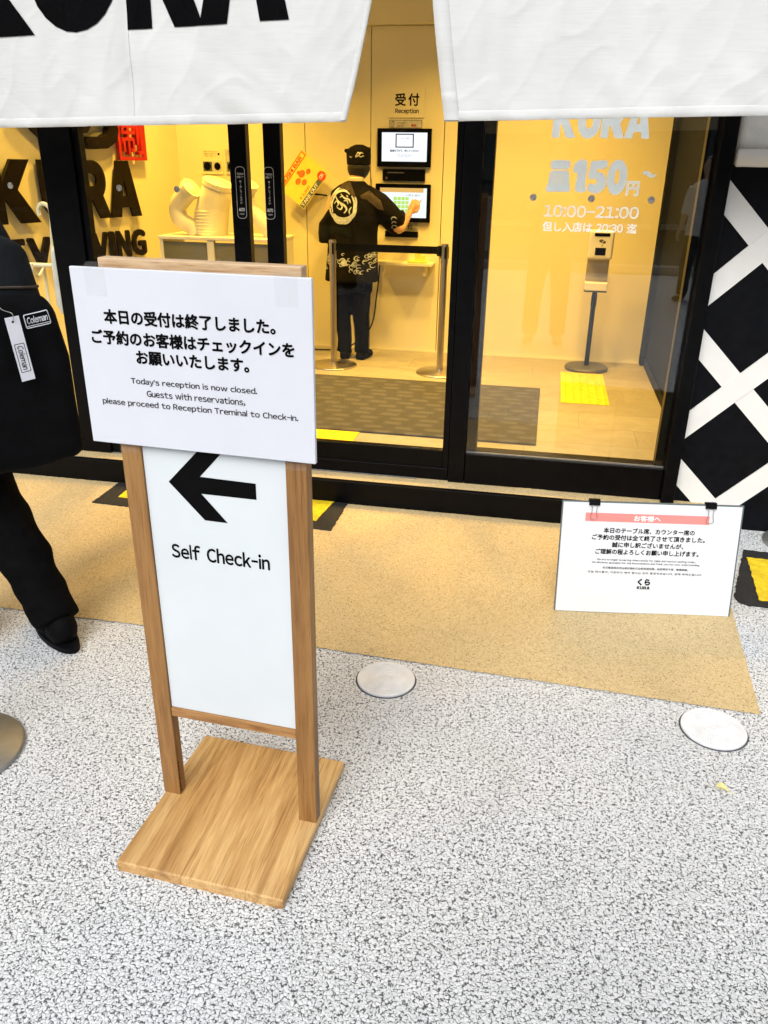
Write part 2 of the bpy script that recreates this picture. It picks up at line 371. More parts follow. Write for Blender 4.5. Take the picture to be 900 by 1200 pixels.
def fill2d(splines, extrude=0., offset=0.):
    cu = bpy.data.curves.new('c', 'CURVE'); cu.dimensions = '2D'; cu.fill_mode = 'BOTH'; cu.extrude = extrude; cu.offset = offset
    for sp in splines:
        s = cu.splines.new('POLY'); s.points.add(len(sp)-1); s.use_cyclic_u = True
        for i, (x, y) in enumerate(sp): s.points[i].co = (x, y, 0, 1)
    o = bpy.data.objects.new('c', cu); COL.objects.link(o); dg = bpy.context.evaluated_depsgraph_get()
    me = bpy.data.meshes.new_from_object(o.evaluated_get(dg)); bpy.data.objects.remove(o); bpy.data.curves.remove(cu); return me
def textmesh(s, extrude=0., bold=0., spacing=1., shear=0.):
    me = textmesh0(s, extrude, spacing, shear)
    if bold <= 0: return me
    bm = bmesh.new(); n = 8 if bold < .05 else 12
    for k in range(n+1):
        c = me.copy(); a = 2*math.pi*k/n; r_ = bold if k < n else 0
        c.transform(Matrix.Translation((r_*math.cos(a), r_*math.sin(a), .0012*k))); bm.from_mesh(c); bpy.data.meshes.remove(c)
    out = bpy.data.meshes.new('t'); bm.to_mesh(out); bm.free(); return out
GLY = {}
def textmesh0(s, extrude=0., spacing=1., shear=0.):
    if 'em' not in GLY:
        w = lambda m: max(v.co.x for v in m.vertices)-min(v.co.x for v in m.vertices)
        GLY['em'] = w(glyphs('口口'))-w(glyphs('口'))
    em = GLY['em']; bm = bmesh.new(); x = 0.
    for ch in s:
        if ch == ' ': x += .34*em*spacing; continue
        o = ord(ch); wide = chr(o+0xFEE0) if 33 <= o < 127 and ch not in "~'" else ch
        if (wide, extrude) not in GLY:
            if ch in 'lI':
                hh = max(v.co.y for v in glyphs('ｈ' if ch == 'l' else 'Ｈ').vertices)
                GLY[(wide, extrude)] = fill2d([[(0,0),(.072*em,0),(.072*em,hh),(0,hh)]], extrude)
            else: GLY[(wide, extrude)] = glyphs(wide, extrude)
        m = GLY[(wide, extrude)].copy(); xs = [v.co.x for v in m.vertices]
        if ch == '-':
            m.transform(Matrix.Scale(.55, 4, (1,0,0))); xs = [v.co.x for v in m.vertices]
        if o < 127 or ch in '−':
            bear = (.052 if ch in 'lI' else .038)*em*spacing; m.transform(Matrix.Translation((x+bear-min(xs), 0, 0))); x += max(xs)-min(xs)+2*bear
        else: m.transform(Matrix.Translation((x, 0, 0))); x += em
        if shear: 
            for v in m.vertices: v.co.x += shear*v.co.y
        bm.from_mesh(m); bpy.data.meshes.remove(m)
    out = bpy.data.meshes.new('t'); bm.to_mesh(out); bm.free(); return out
def glyphs(s, extrude=0., spacing=1., shear=0.):
    cu = bpy.data.curves.new('t', 'FONT'); cu.body = s; cu.size = 1; cu.extrude = extrude
    cu.resolution_u = 3; cu.space_character = spacing; cu.shear = shear
    o = bpy.data.objects.new('t', cu); COL.objects.link(o); dg = bpy.context.evaluated_depsgraph_get()
    me = bpy.data.meshes.new_from_object(o.evaluated_get(dg)); bpy.data.objects.remove(o); bpy.data.curves.remove(cu); return me
def fit(me, w=None, h=None, cx=0, cy=0):
    xs = [v.co.x for v in me.vertices]; ys = [v.co.y for v in me.vertices]
    bw, bh = max(xs)-min(xs), max(ys)-min(ys)
    sx = w/bw if w else None; sy = h/bh if h else None
    sx = sx or sy; sy = sy or sx
    mx, my = (max(xs)+min(xs))/2, (max(ys)+min(ys))/2
    for v in me.vertices: v.co = V(((v.co.x-mx)*sx+cx, (v.co.y-my)*sy+cy, v.co.z*max(sx, .04)))
    return me
def frame(o, ux, uy):
    ux = V(ux).normalized(); uy = V(uy).normalized(); n = ux.cross(uy)
    return Matrix(((ux.x,uy.x,n.x,o[0]),(ux.y,uy.y,n.y,o[1]),(ux.z,uy.z,n.z,o[2]),(0,0,0,1)))
def put(name, me, fr, mat, parent, lift=.0006):
    me.transform(fr @ Matrix.Translation((0,0,lift))); return obj(name, me, mat, parent)
def text(name, s, fr, mat, parent, w=None, h=None, cx=0, cy=0, bold=0., ext=0., spacing=1., lift=.0006, shear=0.):
    me = textmesh(s, ext, bold, spacing, shear); fit(me, w, h, cx, cy)
    return put(name, me, fr, mat, parent, lift)
def layered(me, n=5):
    bm = bmesh.new()
    for k in range(n):
        c = me.copy(); c.transform(Matrix.Translation((0,0,.00008*k))); bm.from_mesh(c); bpy.data.meshes.remove(c)
    out = bpy.data.meshes.new('l'); bm.to_mesh(out); bm.free(); return out
def joinme(list_me):
    bm = bmesh.new()
    for m in list_me: bm.from_mesh(m)
    me = bpy.data.meshes.new('j'); bm.to_mesh(me); bm.free(); return me
def arc(cx, cy, rx, ry, a0, a1, n=12): return [(cx+rx*math.cos(R(a0+(a1-a0)*i/n)), cy+ry*math.sin(R(a0+(a1-a0)*i/n))) for i in range(n+1)]
GL = {
 'K': (.92, [[(0,0),(0,1),(.29,1),(.29,.64),(.50,1),(.85,1),(.56,.53),(.92,0),(.56,0),(.29,.43),(.29,0)]]),
 'U': (.86, [[(0,1)]+arc(.43,.40,.43,.42,180,360)+[(.86,1),(.57,1)]+arc(.43,.40,.14,.15,360,180)+[(.29,1)]]),
 'R': (.90, [[(0,0),(0,1),(.46,1)]+arc(.46,.66,.36,.34,88,-50)+[(.90,0),(.56,0),(.36,.32),(.29,.32),(.29,0)], [(.29,.56),(.29,.78),(.42,.78)]+arc(.42,.67,.12,.11,80,-80)]),
 'A': (.96, [[(0,0),(.29,1),(.67,1),(.96,0),(.66,0),(.62,.17),(.34,.17),(.30,0)], [(.40,.38),(.56,.38),(.48,.70)]])}
def kura(gap=.05):
    sp = []; x = 0
    for ch in 'KURA':
        w, s = GL[ch]
        sp += [[(a+x, b) for a, b in q] for q in s]; x += w+gap-(.04 if ch == 'R' else 0)
    return sp, x-gap
def dicebm(me, step):
    """cut a flat xy mesh into small cells so that it can be draped"""
    bm = bmesh.new(); bm.from_mesh(me)
    xs = [v.co.x for v in bm.verts]; ys = [v.co.y for v in bm.verts]
    for ax, lo, hi in ((0, min(xs), max(xs)), (1, min(ys), max(ys))):
        k = math.ceil(lo/step)
        while k*step < hi:
            co = V((0,0,0)); co[ax] = k*step; no = V((0,0,0)); no[ax] = 1
            bmesh.ops.bisect_plane(bm, geom=bm.verts[:]+bm.edges[:]+bm.faces[:], plane_co=co, plane_no=no); k += 1
    return bm

# ------------------------------------------------------------------ STRUCTURE: ground
FL = .115
def sheet(name, pts, z, mat, kind='structure'):
    bm = bmesh.new(); bm.faces.new([bm.verts.new((x, y, z)) for x, y in pts]); bmesh.ops.recalc_face_normals(bm, faces=bm.faces)
    for f in bm.faces:
        if f.normal.z < 0: f.normal_flip()
    return obj(name, bm, mat, kind=kind)
sheet('pavement', [(-60,-60),(60,-60),(60,40),(-60,40)], 0, 'gravel')
def jag(pts, j, step=.012):
    out = []
    for i in range(len(pts)):
        a, b = V(pts[i]+(0,)), V(pts[(i+1) % len(pts)]+(0,)); n = max(1, int((b-a).length/step))
        for k in range(n):
            p = a.lerp(b, k/n); out.append((p.x+random.uniform(-j, j), p.y+random.uniform(-j, j)))
    return out
sheet('entrance_paving', jag([(-4.6,2.172),(-.69,2.172),(.753,2.112),(.79,2.75),(.80,3.385),(-4.6,3.385)], .0022), .0035, 'tan')
obj('step_riser', B(-4.6,.80,3.388,3.42,0,FL,.002), 'black', kind='structure')
bm = bmesh.new(); box(bm, -4.6,.80,3.42,3.62,.0,FL-.001)
obj('step_tread', bm, 'tan', kind='structure')
# ragged resin lip against the sill
bm = bmesh.new()
for i in range(240):
    x = -2.3+i*.0125; w = .006+.006*random.random()
    if x > .1: continue
    yb = 3.545-.05*max(0, (x+.45))/.6
    box(bm, x, x+.011, yb-w, 3.56, FL-.001, FL+.001+.003*random.random())
obj('tread_lip', bm, 'tan', kind='structure')

# indoor floor: base slab + tiles
obj('indoor_floor_base', B(-4.3,.80,3.62,6.36,0,FL-.006), 'wall_line', kind='structure')
fl = bpy.data.objects.new('indoor_floor', None); COL.objects.link(fl); fl['kind'] = 'structure'; ORI[fl.name] = V((0,0,0))
tm = bpy.data.meshes.new('floor_tile'); bm = B(-.4562,.4562,-.1512,.1512,-.006,0,.0004); bm.to_mesh(tm); bm.free(); tm.materials.append(M['floor_in'])
r = 0; y = 3.62+.152
while y < 6.34:
    x = -4.3+.457-((r % 3)*.305)
    while x < 1.25:
        if x-.457 < .79:
            o = bpy.data.objects.new('floor_tile', tm); COL.objects.link(o); o.parent = fl; o.location = (x, y, FL)
            if x+.457 > .80:   # cut tile
                o.scale.x = (.80-(x-.457))/.914; o.location.x = (.80+x-.457)/2
        x += .914
    y += .304; r += 1
# ceiling, hidden sides
obj('ceiling', B(-4.4,.95,3.50,6.5,2.90,2.98), 'ceil_in', kind='structure')

# ------------------------------------------------------------------ interior walls
bw = thing('back_wall', 'cream panelled wall behind the reception terminal, with thin dark seams', 'wall', (-1.2,6.3,FL))
ex = [-4.4,-1.865,-1.361,-.815,.762]
for a, b in zip(ex, ex[1:]):
    obj('wall_panel', B(a+.003,b-.003,6.30,6.34,FL,2.379), 'wall_in', bw)
obj('seam_backing', B(-4.4,.762,6.338,6.40,FL,2.9), 'wall_line', bw)
obj('bulkhead', B(-4.4,.95,6.25,6.34,2.384,2.9), 'wall_in', bw)
obj('baseboard', B(-1.862,.76,6.290,6.2985,FL,FL+.012), 'wall_in', bw)
t = obj('dark_wall_end', B(.764,.95,6.24,6.40,FL,2.38), 'wall_grey'); tag(t, 'charcoal wall end at the right of the cream reception wall', 'wall')
t = obj('side_wall', B(.80,.95,3.62,6.238,FL,2.9), 'wall_grey'); tag(t, 'charcoal side wall inside the right window', 'wall')
t = obj('baseboard_strip', B(.788,.80,3.64,6.236,FL,FL+.07,.002), 'black_matte', t)
# letter wall (slanting, left)
LW0 = V((-2.895,6.298,0)); LWd = V((-.3,-1,0)).normalized(); LWn = V((1,-.3,0)).normalized()
def LWp(s, z, n=0.): return LW0+LWd*s+LWn*n+V((0,0,z))
bm = prism(bmesh.new(), [LWp(0,FL), LWp(0,2.9), LWp(2.9,2.9), LWp(2.9,FL)], -LWn*.08)
lw = obj('letter_wall', bm, 'wall_in'); tag(lw, 'slanting cream wall behind the left window that carries big brown letters', 'wall')

# big brown letters standing proud of the slanting wall; frame: x axis runs along -LWd (towards the corner)
sg = thing('wall_lettering', 'large dark brown raised letters on the cream wall behind the left window', 'sign', LWp(.9,1.0,.0))
fr = frame(LWp(0,0,.0), -LWd, (0,0,1))
def lwtext(name, me, mat='brown'):
    me.transform(fr @ Matrix.Translation((0,0,.035))); return obj(name, me, mat, sg)
lx = {'K': (-1.784,-1.405), 'U': (-1.378,-1.075), 'R': (-1.062,-.785), 'A': (-.795,-.488)}
for ch in 'KURA':
    me = fill2d(GL[ch][1], .03); x0, x1 = lx[ch]; fit(me, x1-x0-.012, .375, (x0+x1)/2, 1.305); lwtext('letter', me)
for ch, x0, x1 in (('R',-1.80,-1.68),('E',-1.66,-1.56),('V',-1.54,-1.36),('O',-1.33,-1.13),('L',-1.095,-1.00),('V',-.995,-.855),('I',-.838,-.793),('N',-.770,-.640),('G',-.622,-.480)):
    me = textmesh(ch, .05, .05); fit(me, x1-x0, .188, (x0+x1)/2, .932); lwtext('letter', me)
me = textmesh('くら', .06, .05); fit(me, .80, .42, -1.06, 1.757)
for v in me.vertices: v.co.z *= 1.0
lwtext('logo_kana', me)
bm = bmesh.new()
me1 = fill2d([[(-.66,1.495),(-.39,1.495),(-.39,2.06),(-.66,2.06)],[(-.637,1.518),(-.413,1.518),(-.413,2.035),(-.637,2.035)]], .015)
lwtext('stamp_frame', me1, 'red')
for k, ch in enumerate('制添'):
    me = textmesh(ch, .1, .012); fit(me, .205, .235, -.525, 1.648+.25*k)
    for v in me.vertices: v.co.z *= .8
    lwtext('stamp_letter', me, 'red')

# ------------------------------------------------------------------ facade above and around
t = obj('facade_wall', B(-6,3.5,3.46,3.66,2.42,5.2), 'facade'); tag(t, 'pale rendered wall above the shop entrance, behind the hanging cloths', 'wall')
t = obj('left_facade_wall', B(-6,-3.5,3.46,3.66,0,2.42), 'black_matte'); tag(t, 'black wall at the left end of the shop window', 'wall')
ef = thing('entrance_frame', 'black metal frame around the sliding doors and windows', 'door frame', (-.8,3.55,FL))
obj('post', B(-2.270,-2.112,3.50,3.62,FL,2.42,.003), 'black', ef)
obj('post', B(-.371,-.295,3.50,3.62,FL,2.42,.003), 'black', ef)
obj('post', B(-3.5,-3.35,3.50,3.62,FL,2.42,.003), 'black', ef)
obj('post', B(.600,.656,3.462,3.62,0,2.42,.003), 'black', ef)
obj('header', B(-3.5,.656,3.499,3.622,2.34,2.421,.003), 'black', ef)
obj('sill', B(-2.110,-.373,3.515,3.62,FL,.175,.003), 'black', ef)
obj('sill', B(-.293,.598,3.50,3.62,FL,.262,.003), 'black', ef)
obj('sill', B(-3.348,-2.272,3.50,3.62,FL,.262,.003), 'black', ef)
obj('track', B(-2.110,-.52,3.504,3.514,FL,FL+.004,.001), 'track', ef)

def window(name, label, x0, x1, z0, z1, y, stile_l=.0, stile_r=.0, rail=.045):
    t = thing(name, label, 'window' if 'window' in name else 'door', ((x0+x1)/2, y, z0))
    obj('glass_pane', B(x0+stile_l, x1-stile_r, y, y+.008, z0, z1), 'glass_w' if x0 > -1 else 'glass', t)
    return t
wr = window('shop_window', 'tall window right of the doors, printed with white opening hours', -.293, .598, .262, 2.338, 3.53, .0, .0, .0)
obj('bead', B(-.293,.598,3.522,3.529,.262,.268), 'steel', wr)
obj('inner_frame', B(.560,.598,3.540,3.60,.262,2.338,.002), 'black', wr)
obj('inner_frame', B(-.293,-.248,3.540,3.60,.262,2.338,.002), 'black', wr)
wl = window('shop_window', 'tall window left of the black post, with brown wall letters behind it', -3.348, -2.272, .262, 2.338, 3.53, 0, 0, 0)
# sliding door leaves
STK = [('stick', None)]
def leaf(label, x0, x1, sl_, sr_, gx0, gx1):
    t = thing('sliding_door', label, 'door', ((x0+x1)/2, 3.53, .175))
    obj('glass_pane', B(x0+sl_, x1-sr_, 3.535, 3.543, .262, 2.27), 'glass', t)
    obj('stile', B(x0, x0+sl_, 3.517, 3.565, .176, 2.338, .003), 'black', t)
    obj('stile', B(x1-sr_, x1, 3.517, 3.565, .176, 2.338, .003), 'black', t)
    obj('bottom_rail', B(x0+sl_, x1-sr_, 3.519, 3.563, .176, .262, .002), 'black', t)
    obj('top_rail', B(x0+sl_, x1-sr_, 3.519, 3.563, 2.27, 2.338, .002), 'black', t)
    return t
dl = leaf('left leaf of the glass sliding door, with oval touch sticker on its right stile', -2.11, -1.304, .03, .078, 0, 0)
dr = leaf('right leaf of the glass sliding door, with oval touch sticker on its left stile', -1.227, -.373, .076, .03, 0, 0)
def sticker(x, t):
    f = frame((x,3.517,1.374), (1,0,0), (0,0,1))
    def ov(w, h, r): return arc(w-r, h-r, r, r, 0, 90, 6)+arc(-w+r, h-r, r, r, 90, 180, 6)+arc(-w+r, -h+r, r, r, 180, 270, 6)+arc(w-r, -h+r, r, r, 270, 360, 6)
    o = put('touch_sticker', fill2d([ov(.0215,.105,.016), ov(.0200,.1035,.0145)], .0003), f, 'pipe_white', t)
    text('sticker_print', 'TOUCH', f, 'pipe_white', o, w=.030, h=.008, cy=.076, lift=.001, bold=.02)
    text('sticker_print', '自動ドア', f, 'pipe_white', o, w=.029, h=.009, cy=.064, lift=.001, bold=.01)
    for i, ch in enumerate('軽く押してください'): text('sticker_print', ch, f, 'pipe_white', o, h=.0085, cy=.046-i*.0108, lift=.001, bold=.01)
    text('sticker_print', 'AUTO', f, 'pipe_white', o, w=.027, h=.014, cy=-.068, lift=.001, bold=.05)
    text('sticker_print', 'DOOR', f, 'pipe_white', o, w=.020, h=.006, cy=-.086, lift=.001)
sticker(-1.336, dl); sticker(-1.206, dr)

def dot(x, z, par):
    bm = lathe(bmesh.new(), [(.0, .003), (.0125, .003), (.014, .001), (.014, 0)], (x,3.5295 if par in (wr, wl) else 3.5345, z), 20, (0,-1,0))
    obj('glass_dot', bm, 'dot_grey', par, smooth=False)
for x in (-.081,.151,.384): dot(x,1.382,wr)
for x in (-1.92,-1.642): dot(x,1.382,dl)
dot(-2.462,1.382,wl)

# white print on the right window
fr = frame((.155,3.5285,0), (1,0,0), (0,0,1))
sp, wd = kura(); me = fill2d(sp, .0); fit(me, .372, .135, .003, 1.668); put('window_print', layered(me), fr, 'win_ink', wr)

def rr(x0, x1, y0, y1, r, n=5): return arc(x1-r, y1-r, r, r, 0, 90, n)+arc(x0+r, y1-r, r, r, 90, 180, n)+arc(x0+r, y0+r, r, r, 180, 270, n)+arc(x1-r, y0+r, r, r, 270, 360, n)
sara = [rr(.10,.92,.72,1.0,.12), [(.10,.62),(.20,.68),(.82,.68),(.92,.60),(.95,.22),(1.02,.18),(1.0,.02),(.03,.0),(-.02,.16),(.06,.22)],
        [(.29,.25),(.31,.25),(.31,.55),(.29,.55)],[(.44,.25),(.46,.25),(.46,.56),(.44,.56)],[(.61,.25),(.63,.25),(.63,.55),(.61,.55)]]
put('window_print', layered(fit(fill2d(sara), .098, .118, -.140, 1.463)), fr, 'win_ink', wr)
one = [(0,.70),(.10,.92),(.38,1.02),(.62,.98),(.66,.80),(.64,.22),(.74,.04),(.50,-.02),(.22,.02),(.18,.18),(.26,.60),(.10,.58)]
five = [(.14,1.0),(.85,1.04),(.95,.90),(.82,.76),(.44,.75),(.42,.66)]+arc(.47,.33,.47,.35,70,-120,12)+[(.06,.10),(.08,.26),(.26,.30),(.44,.26),(.50,.36),(.42,.45),(.12,.42),(.04,.56)]
zero = [arc(.5,.5,.52,.54,0,360,28), arc(.5,.52,.12,.24,0,360,16)]
put('window_print', layered(fit(fill2d([one]), .062, .124, -.058, 1.465)), fr, 'win_ink', wr)
put('window_print', layered(fit(fill2d([five]), .074, .124, .010, 1.463)), fr, 'win_ink', wr)
put('window_print', layered(fit(fill2d(zero), .078, .130, .086, 1.462)), fr, 'win_ink', wr)
text('window_print', '円', fr, 'win_ink', wr, w=.050, h=.056, cx=.152, cy=1.422, bold=.045)
put('window_print', layered(fill2d([[(.178,1.476),(.190,1.488),(.204,1.486),(.222,1.474),(.236,1.478),(.228,1.466),(.214,1.462),(.196,1.474)]])), fr, 'win_ink', wr, .001)
text('window_print', '10:00−21:00', fr, 'win_ink', wr, w=.376, h=.045, cy=1.332, bold=.012)
text('window_print', '但し入店は 20:30 迄', fr, 'win_ink', wr, w=.376, h=.038, cy=1.272, bold=.016)

# ------------------------------------------------------------------ lattice panel (right)
lp = thing('lattice_panel', 'black wall panel with crossed white diagonal bands beside the entrance', 'wall panel', (1.3,3.5,0))
obj('backboard', B(.657,3.4,3.515,3.60,.0,1.515), 'black_matte', lp)
X0, X1, Z0, Z1 = .658, 3.2, .0, 1.512
P = .573; hw = .063/1.0
def band(c, s):
    """45 degree band x - s*z = c, clipped to the panel; half width hw horizontally"""
    bm = bmesh.new()
    pts = []
    lo, hi = c-hw, c+hw
    poly = [(lo+s*Z0, Z0), (hi+s*Z0, Z0), (hi+s*Z1, Z1), (lo+s*Z1, Z1)]
    def clip(poly, x, keep):
        out = []
        for i in range(len(poly)):
            a, b = poly[i], poly[(i+1) % len(poly)]
            ia, ib = (a[0]-x)*keep >= 0, (b[0]-x)*keep >= 0
            if ia: out.append(a)
            if ia != ib:
                t = (x-a[0])/(b[0]-a[0]); out.append((x, a[1]+t*(b[1]-a[1])))
        return out
    poly = clip(clip(poly, X0, 1), X1, -1) if poly else []
    return poly
# diamond centres at (.84+i*P, .936+j*P) and the half-offset ones: band centre lines pass midway
for s, yy in ((1, 3.509), (-1, 3.512)):
    for k in range(-6, 10):
        c = (.84 - s*.936) + P/2 + k*P
        poly = band(c, s)
        if len(poly) < 3: continue
        bm = prism(bmesh.new(), [(x, yy, z) for x, z in poly], (0, 3.5149-yy, 0))
        obj('lattice_band', bm, 'white_paint', lp)
vs = thing('vinyl_blind', 'crinkled white vinyl sheet with a round bottom pole above the lattice panel', 'blind', (2,3.47,1.5))
bm = bmesh.new(); nx, nz = 90, 40
g = [[bm.verts.new((.662+i*2.6/nx, 3.488+.007*noise.noise(V((i*.22,j*.30,1)))+.005*noise.noise(V((i*.6,j*.8,4))), 1.55+j*.9/nz)) for i in range(nx+1)] for j in range(nz+1)]
for j in range(nz):
    for i in range(nx): bm.faces.new((g[j][i], g[j][i+1], g[j+1][i+1], g[j+1][i]))
o = obj('sheet', bm, 'vinyl', vs, smooth=True); mo = o.modifiers.new('s', 'SOLIDIFY'); mo.thickness = .004
obj('bottom_pole', lathe(bmesh.new(), [(.0,0),(.026,0),(.031,.004),(.031,2.6),(0,2.6)], (.664,3.465,1.538), 28, (1,0,0), caps=False), 'pipe_white', vs, smooth=True)
obj('pole_cap', lathe(bmesh.new(), [(.0,-.001),(.022,-.001),(.022,.003)], (.662,3.465,1.538), 24, (1,0,0)), 'facade', vs)

# ------------------------------------------------------------------ floor markings, lids
def poly_slab(name, pts, z0, z1, mat, parent=None, loc=None, jit=0.):
    P_ = []
    for i in range(len(pts)):
        a, b = V(pts[i]), V(pts[(i+1) % len(pts)]); n = max(1, int((b-a).length/.012)) if jit else 1
        for k in range(n):
            p = a.lerp(b, k/n)
            P_.append((p.x+random.uniform(-jit, jit), p.y+random.uniform(-jit, jit), z0))
    bm = prism(bmesh.new(), P_, (0,0,z1-z0)); return obj(name, bm, mat, parent, loc)
tg = thing('warning_tile', 'yellow warning marking with a black border on the tan paving before the step', 'floor marking', (-1.4,3.25,.004))
poly_slab('black_border', [(-2.02,3.12),(-.832,3.07),(-.832,3.387),(-2.02,3.387)], .0045, .007, 'black_road', tg, jit=.0025)
poly_slab('yellow_field', [(-1.93,3.205),(-.925,3.152),(-.90,3.386),(-1.93,3.386)], .0075, .0095, 'yellow_road', tg, jit=.002)
tg = thing('warning_tile', 'yellow warning marking with a rounded black border on the white gravel at the right edge', 'floor marking', (1.1,3.0,0))
rc = [(.94,3.286),(1.9,3.25),(1.9,2.76),(.86,2.79)]+[(.835,2.80),(.822,2.825),(.820,2.86)]
poly_slab('black_border', rc, .0005, .005, 'black_road', tg, jit=.003)
poly_slab('yellow_field', [(.937,3.206),(1.8,3.19),(1.8,2.83),(.905,2.835)], .0055, .008, 'yellow_road', tg, jit=.003)
bm = bmesh.new()
for i in range(9):
    for j in range(4): lathe(bm, [(.016,.0078),(.012,.0115),(0,.0122)], (.985+i*.09+random.uniform(-.003,.003), 2.90+j*.085, 0), 12, caps=False)
obj('raised_dot', bm, 'yellow_road', tg, kind='stuff')

def lid(x, y, r, label):
    t = thing('inspection_cover', label, 'manhole cover', (x,y,0), 'round covers in the gravel')
    obj('joint_ring', lathe(bmesh.new(), [(r-.004,.0005),(r+.002,.0025),(r+.004,.0005)], (x,y,0), 64, caps=False), 'lid_gap', t)
    pr = [(r-.001,.001),(r-.001,.0065),(r-.003,.008),(r-.008,.008)]
    rr = r-.008
    for k in range(7):
        pr += [(rr,.0062),(rr-.0035,.0062),(rr-.0035,.008),(rr-.0085,.008)]; rr -= .0085
    pr += [(0,.008)]
    obj('cover_plate', lathe(bmesh.new(), pr, (x,y,0), 64, caps=False), 'lid', t)
    bm = bmesh.new()
    for k in range(16):
        a = k*math.pi/8
        for q in (.45, .85):
            rr2 = (r-.070)*q
            b = box(bmesh.new(), -.0045,.0045,-.0016,.0016,.0075,.0092); bmesh.ops.rotate(b, cent=(0,0,0), matrix=Matrix.Rotation(a+q,3,'Z'), verts=b.verts)
            bmesh.ops.translate(b, vec=(x+rr2*math.cos(a), y+rr2*math.sin(a), 0), verts=b.verts)
            me = bpy.data.meshes.new('q'); b.to_mesh(me); b.free(); bm.from_mesh(me)
    obj('tread_mark', bm, 'lid', t, kind='stuff')
lid(-.380,2.044,.0925,'round white ribbed cover in the gravel between the wooden sign and the notice')
lid(.601,2.012,.0925,'round white ribbed cover in the gravel by the right corner of the tan paving')

# leaf
bm = bmesh.new(); c = V((.583,1.756,.004)); ring = []
for i, (a, b, z) in enumerate([(-.020,.004,.004),(-.014,.012,.010),(-.002,.013,.012),(.008,.004,.006),(.013,-.007,.001),(.002,-.008,.008),(-.012,-.005,.008)]):
    ring.append(bm.verts.new(c+V((a,b,z))))
cv = bm.verts.new(c+V((-.002,.002,.003)))
for i in range(len(ring)): bm.faces.new((cv, ring[i], ring[(i+1) % len(ring)]))
tube(bm, [c+V((.011,-.006,.001)), c+V((.019,-.010,.001)), c+V((.028,-.011,.002))], .0006, 5)
t = obj('fallen_leaf', bm, 'leaf', loc=(.583,1.756,0)); t.modifiers.new('s','SOLIDIFY').thickness = .0006
tag(t, 'small curled yellow leaf on the white gravel', 'leaf')

# ------------------------------------------------------------------ noren cloths
def noren_y(x, z, side):
    k = (2.45-z)
    y = 3.0 - .05*k
    y += .010*k*math.sin(x*9+side)+.006*k*math.sin(x*23+2*side+z*2)+  .016*noise.noise(V((x*3.1, z*2.2, side)))+.007*noise.noise(V((x*13, z*6, side+3)))
    if side == 0:
        d = x+1.515+.01*(z-1.6); y += .004*math.exp(-(d/.02)**2)
        y -= .018*math.exp(-((x+1.515)/.25)**2)*max(0, min(1, (1.95-z)/.35))*math.sin((x+1.515)*18+z*10)*.5
    y += .0018*max(0, 1-abs(noise.noise(V((x*4.2+z*3.0, z*2.6-x*1.5, side+20))))*5)**2*min(1, max(0, (2.0-z)*3))
    y -= .002*max(0, 1-abs(noise.noise(V((x*7.5-z*4.0, z*4.6, side+31))))*6)**2
    # diagonal drag folds low down
    y += .006*math.sin((x*1.2+z*1.6)*26+side*3+3*noise.noise(V((x*4,z*3,9))))*max(0, (1.9-z))*2.2*max(0,noise.noise(V((x*2.3,z*1.5,side+12)))+.45)
    return y
def cloth(side, xl, xr, z_hem, z_top, label, name='noren'):
    t = thing(name, label, 'cloth banner', ((xl(2.4)+xr(2.4))/2, 3.0, z_top), 'hanging entrance cloths')
    nx, nz = 240, 110
    def P3(u, v, dy=0.):
        z = z_hem(u)*(1-v)+z_top*v; x = xl(z)*(1-u)+xr(z)*u
        return V((x, noren_y(x, z, side)+dy, z))
    bm = bmesh.new()
    g = [[bm.verts.new(P3(i/nx, j/nz)) for i in range(nx+1)] for j in range(nz+1)]
    for j in range(nz):
        for i in range(nx): bm.faces.new((g[j][i], g[j][i+1], g[j+1][i+1], g[j+1][i]))
    o = obj('cloth', bm, 'noren', t, smooth=True); o.modifiers.new('s','SOLIDIFY').thickness = .0012
    # bottom hem: folded double strip, slightly puckered
    bm = bmesh.new(); n = 260; hh = .029
    rows = []
    for q, (dz, dy) in enumerate([(-.001,-.0003),(.0006,-.0022),(hh*.5,-.0030),(hh-.003,-.0024),(hh,-.0012),(hh+.0012,-.0004)]):
        row = []
        for i in range(n+1):
            u = i/n; z = z_hem(u)+dz; x = xl(z)*(1-u)+xr(z)*u
            pk = .0013*noise.noise(V((x*90, dz*30, side)))+.0010*noise.noise(V((x*25, 5, side)))
            row.append(bm.verts.new((x, noren_y(x, z, side)+dy+pk*(1 if 0 < q < 5 else 0), z)))
        rows.append(row)
    for a, b in zip(rows, rows[1:]):
        for i in range(n): bm.faces.new((a[i], a[i+1], b[i+1], b[i]))
    obj('bottom_hem', bm, 'noren', t, smooth=True)
    # side hem at the opening
    bm = bmesh.new(); n = 120; rows = []
    inner = 1 if side == 1 else -1
    ww = .052 if side == 1 else .020
    for q, (dx, dy) in enumerate([(0,-.0002),(.001,-.0040),(ww*.5,-.0048),(ww-.001,-.0040),(ww,-.0015),(ww+.001,-.0006)]):
        row = []
        for i in range(n+1):
            u_e = 0 if side == 1 else 1
            z = z_hem(u_e)+.004+(z_top-z_hem(u_e)-.004)*i/n
            w2 = dx*(1 if side == 1 else 1)
            x = (xl(z) if side == 1 else xr(z))+inner*w2
            row.append(bm.verts.new((x, noren_y(x, z, side)+dy-(.003 if i < 12 and 0 < q < 5 else 0), z)))
        rows.append(row)
    for a, b in zip(rows, rows[1:]):
        for i in range(n): bm.faces.new((a[i], a[i+1], b[i+1], b[i]))
    obj('side_hem', bm, 'noren', t, smooth=True)
    return t
nl = cloth(0, lambda z: -2.75, lambda z: -.726+.25*(z-1.626)*(1-.25*(z-1.6)), lambda u: 1.590+.040*u, 2.45, 'white entrance cloth on the left printed with bold black letters')
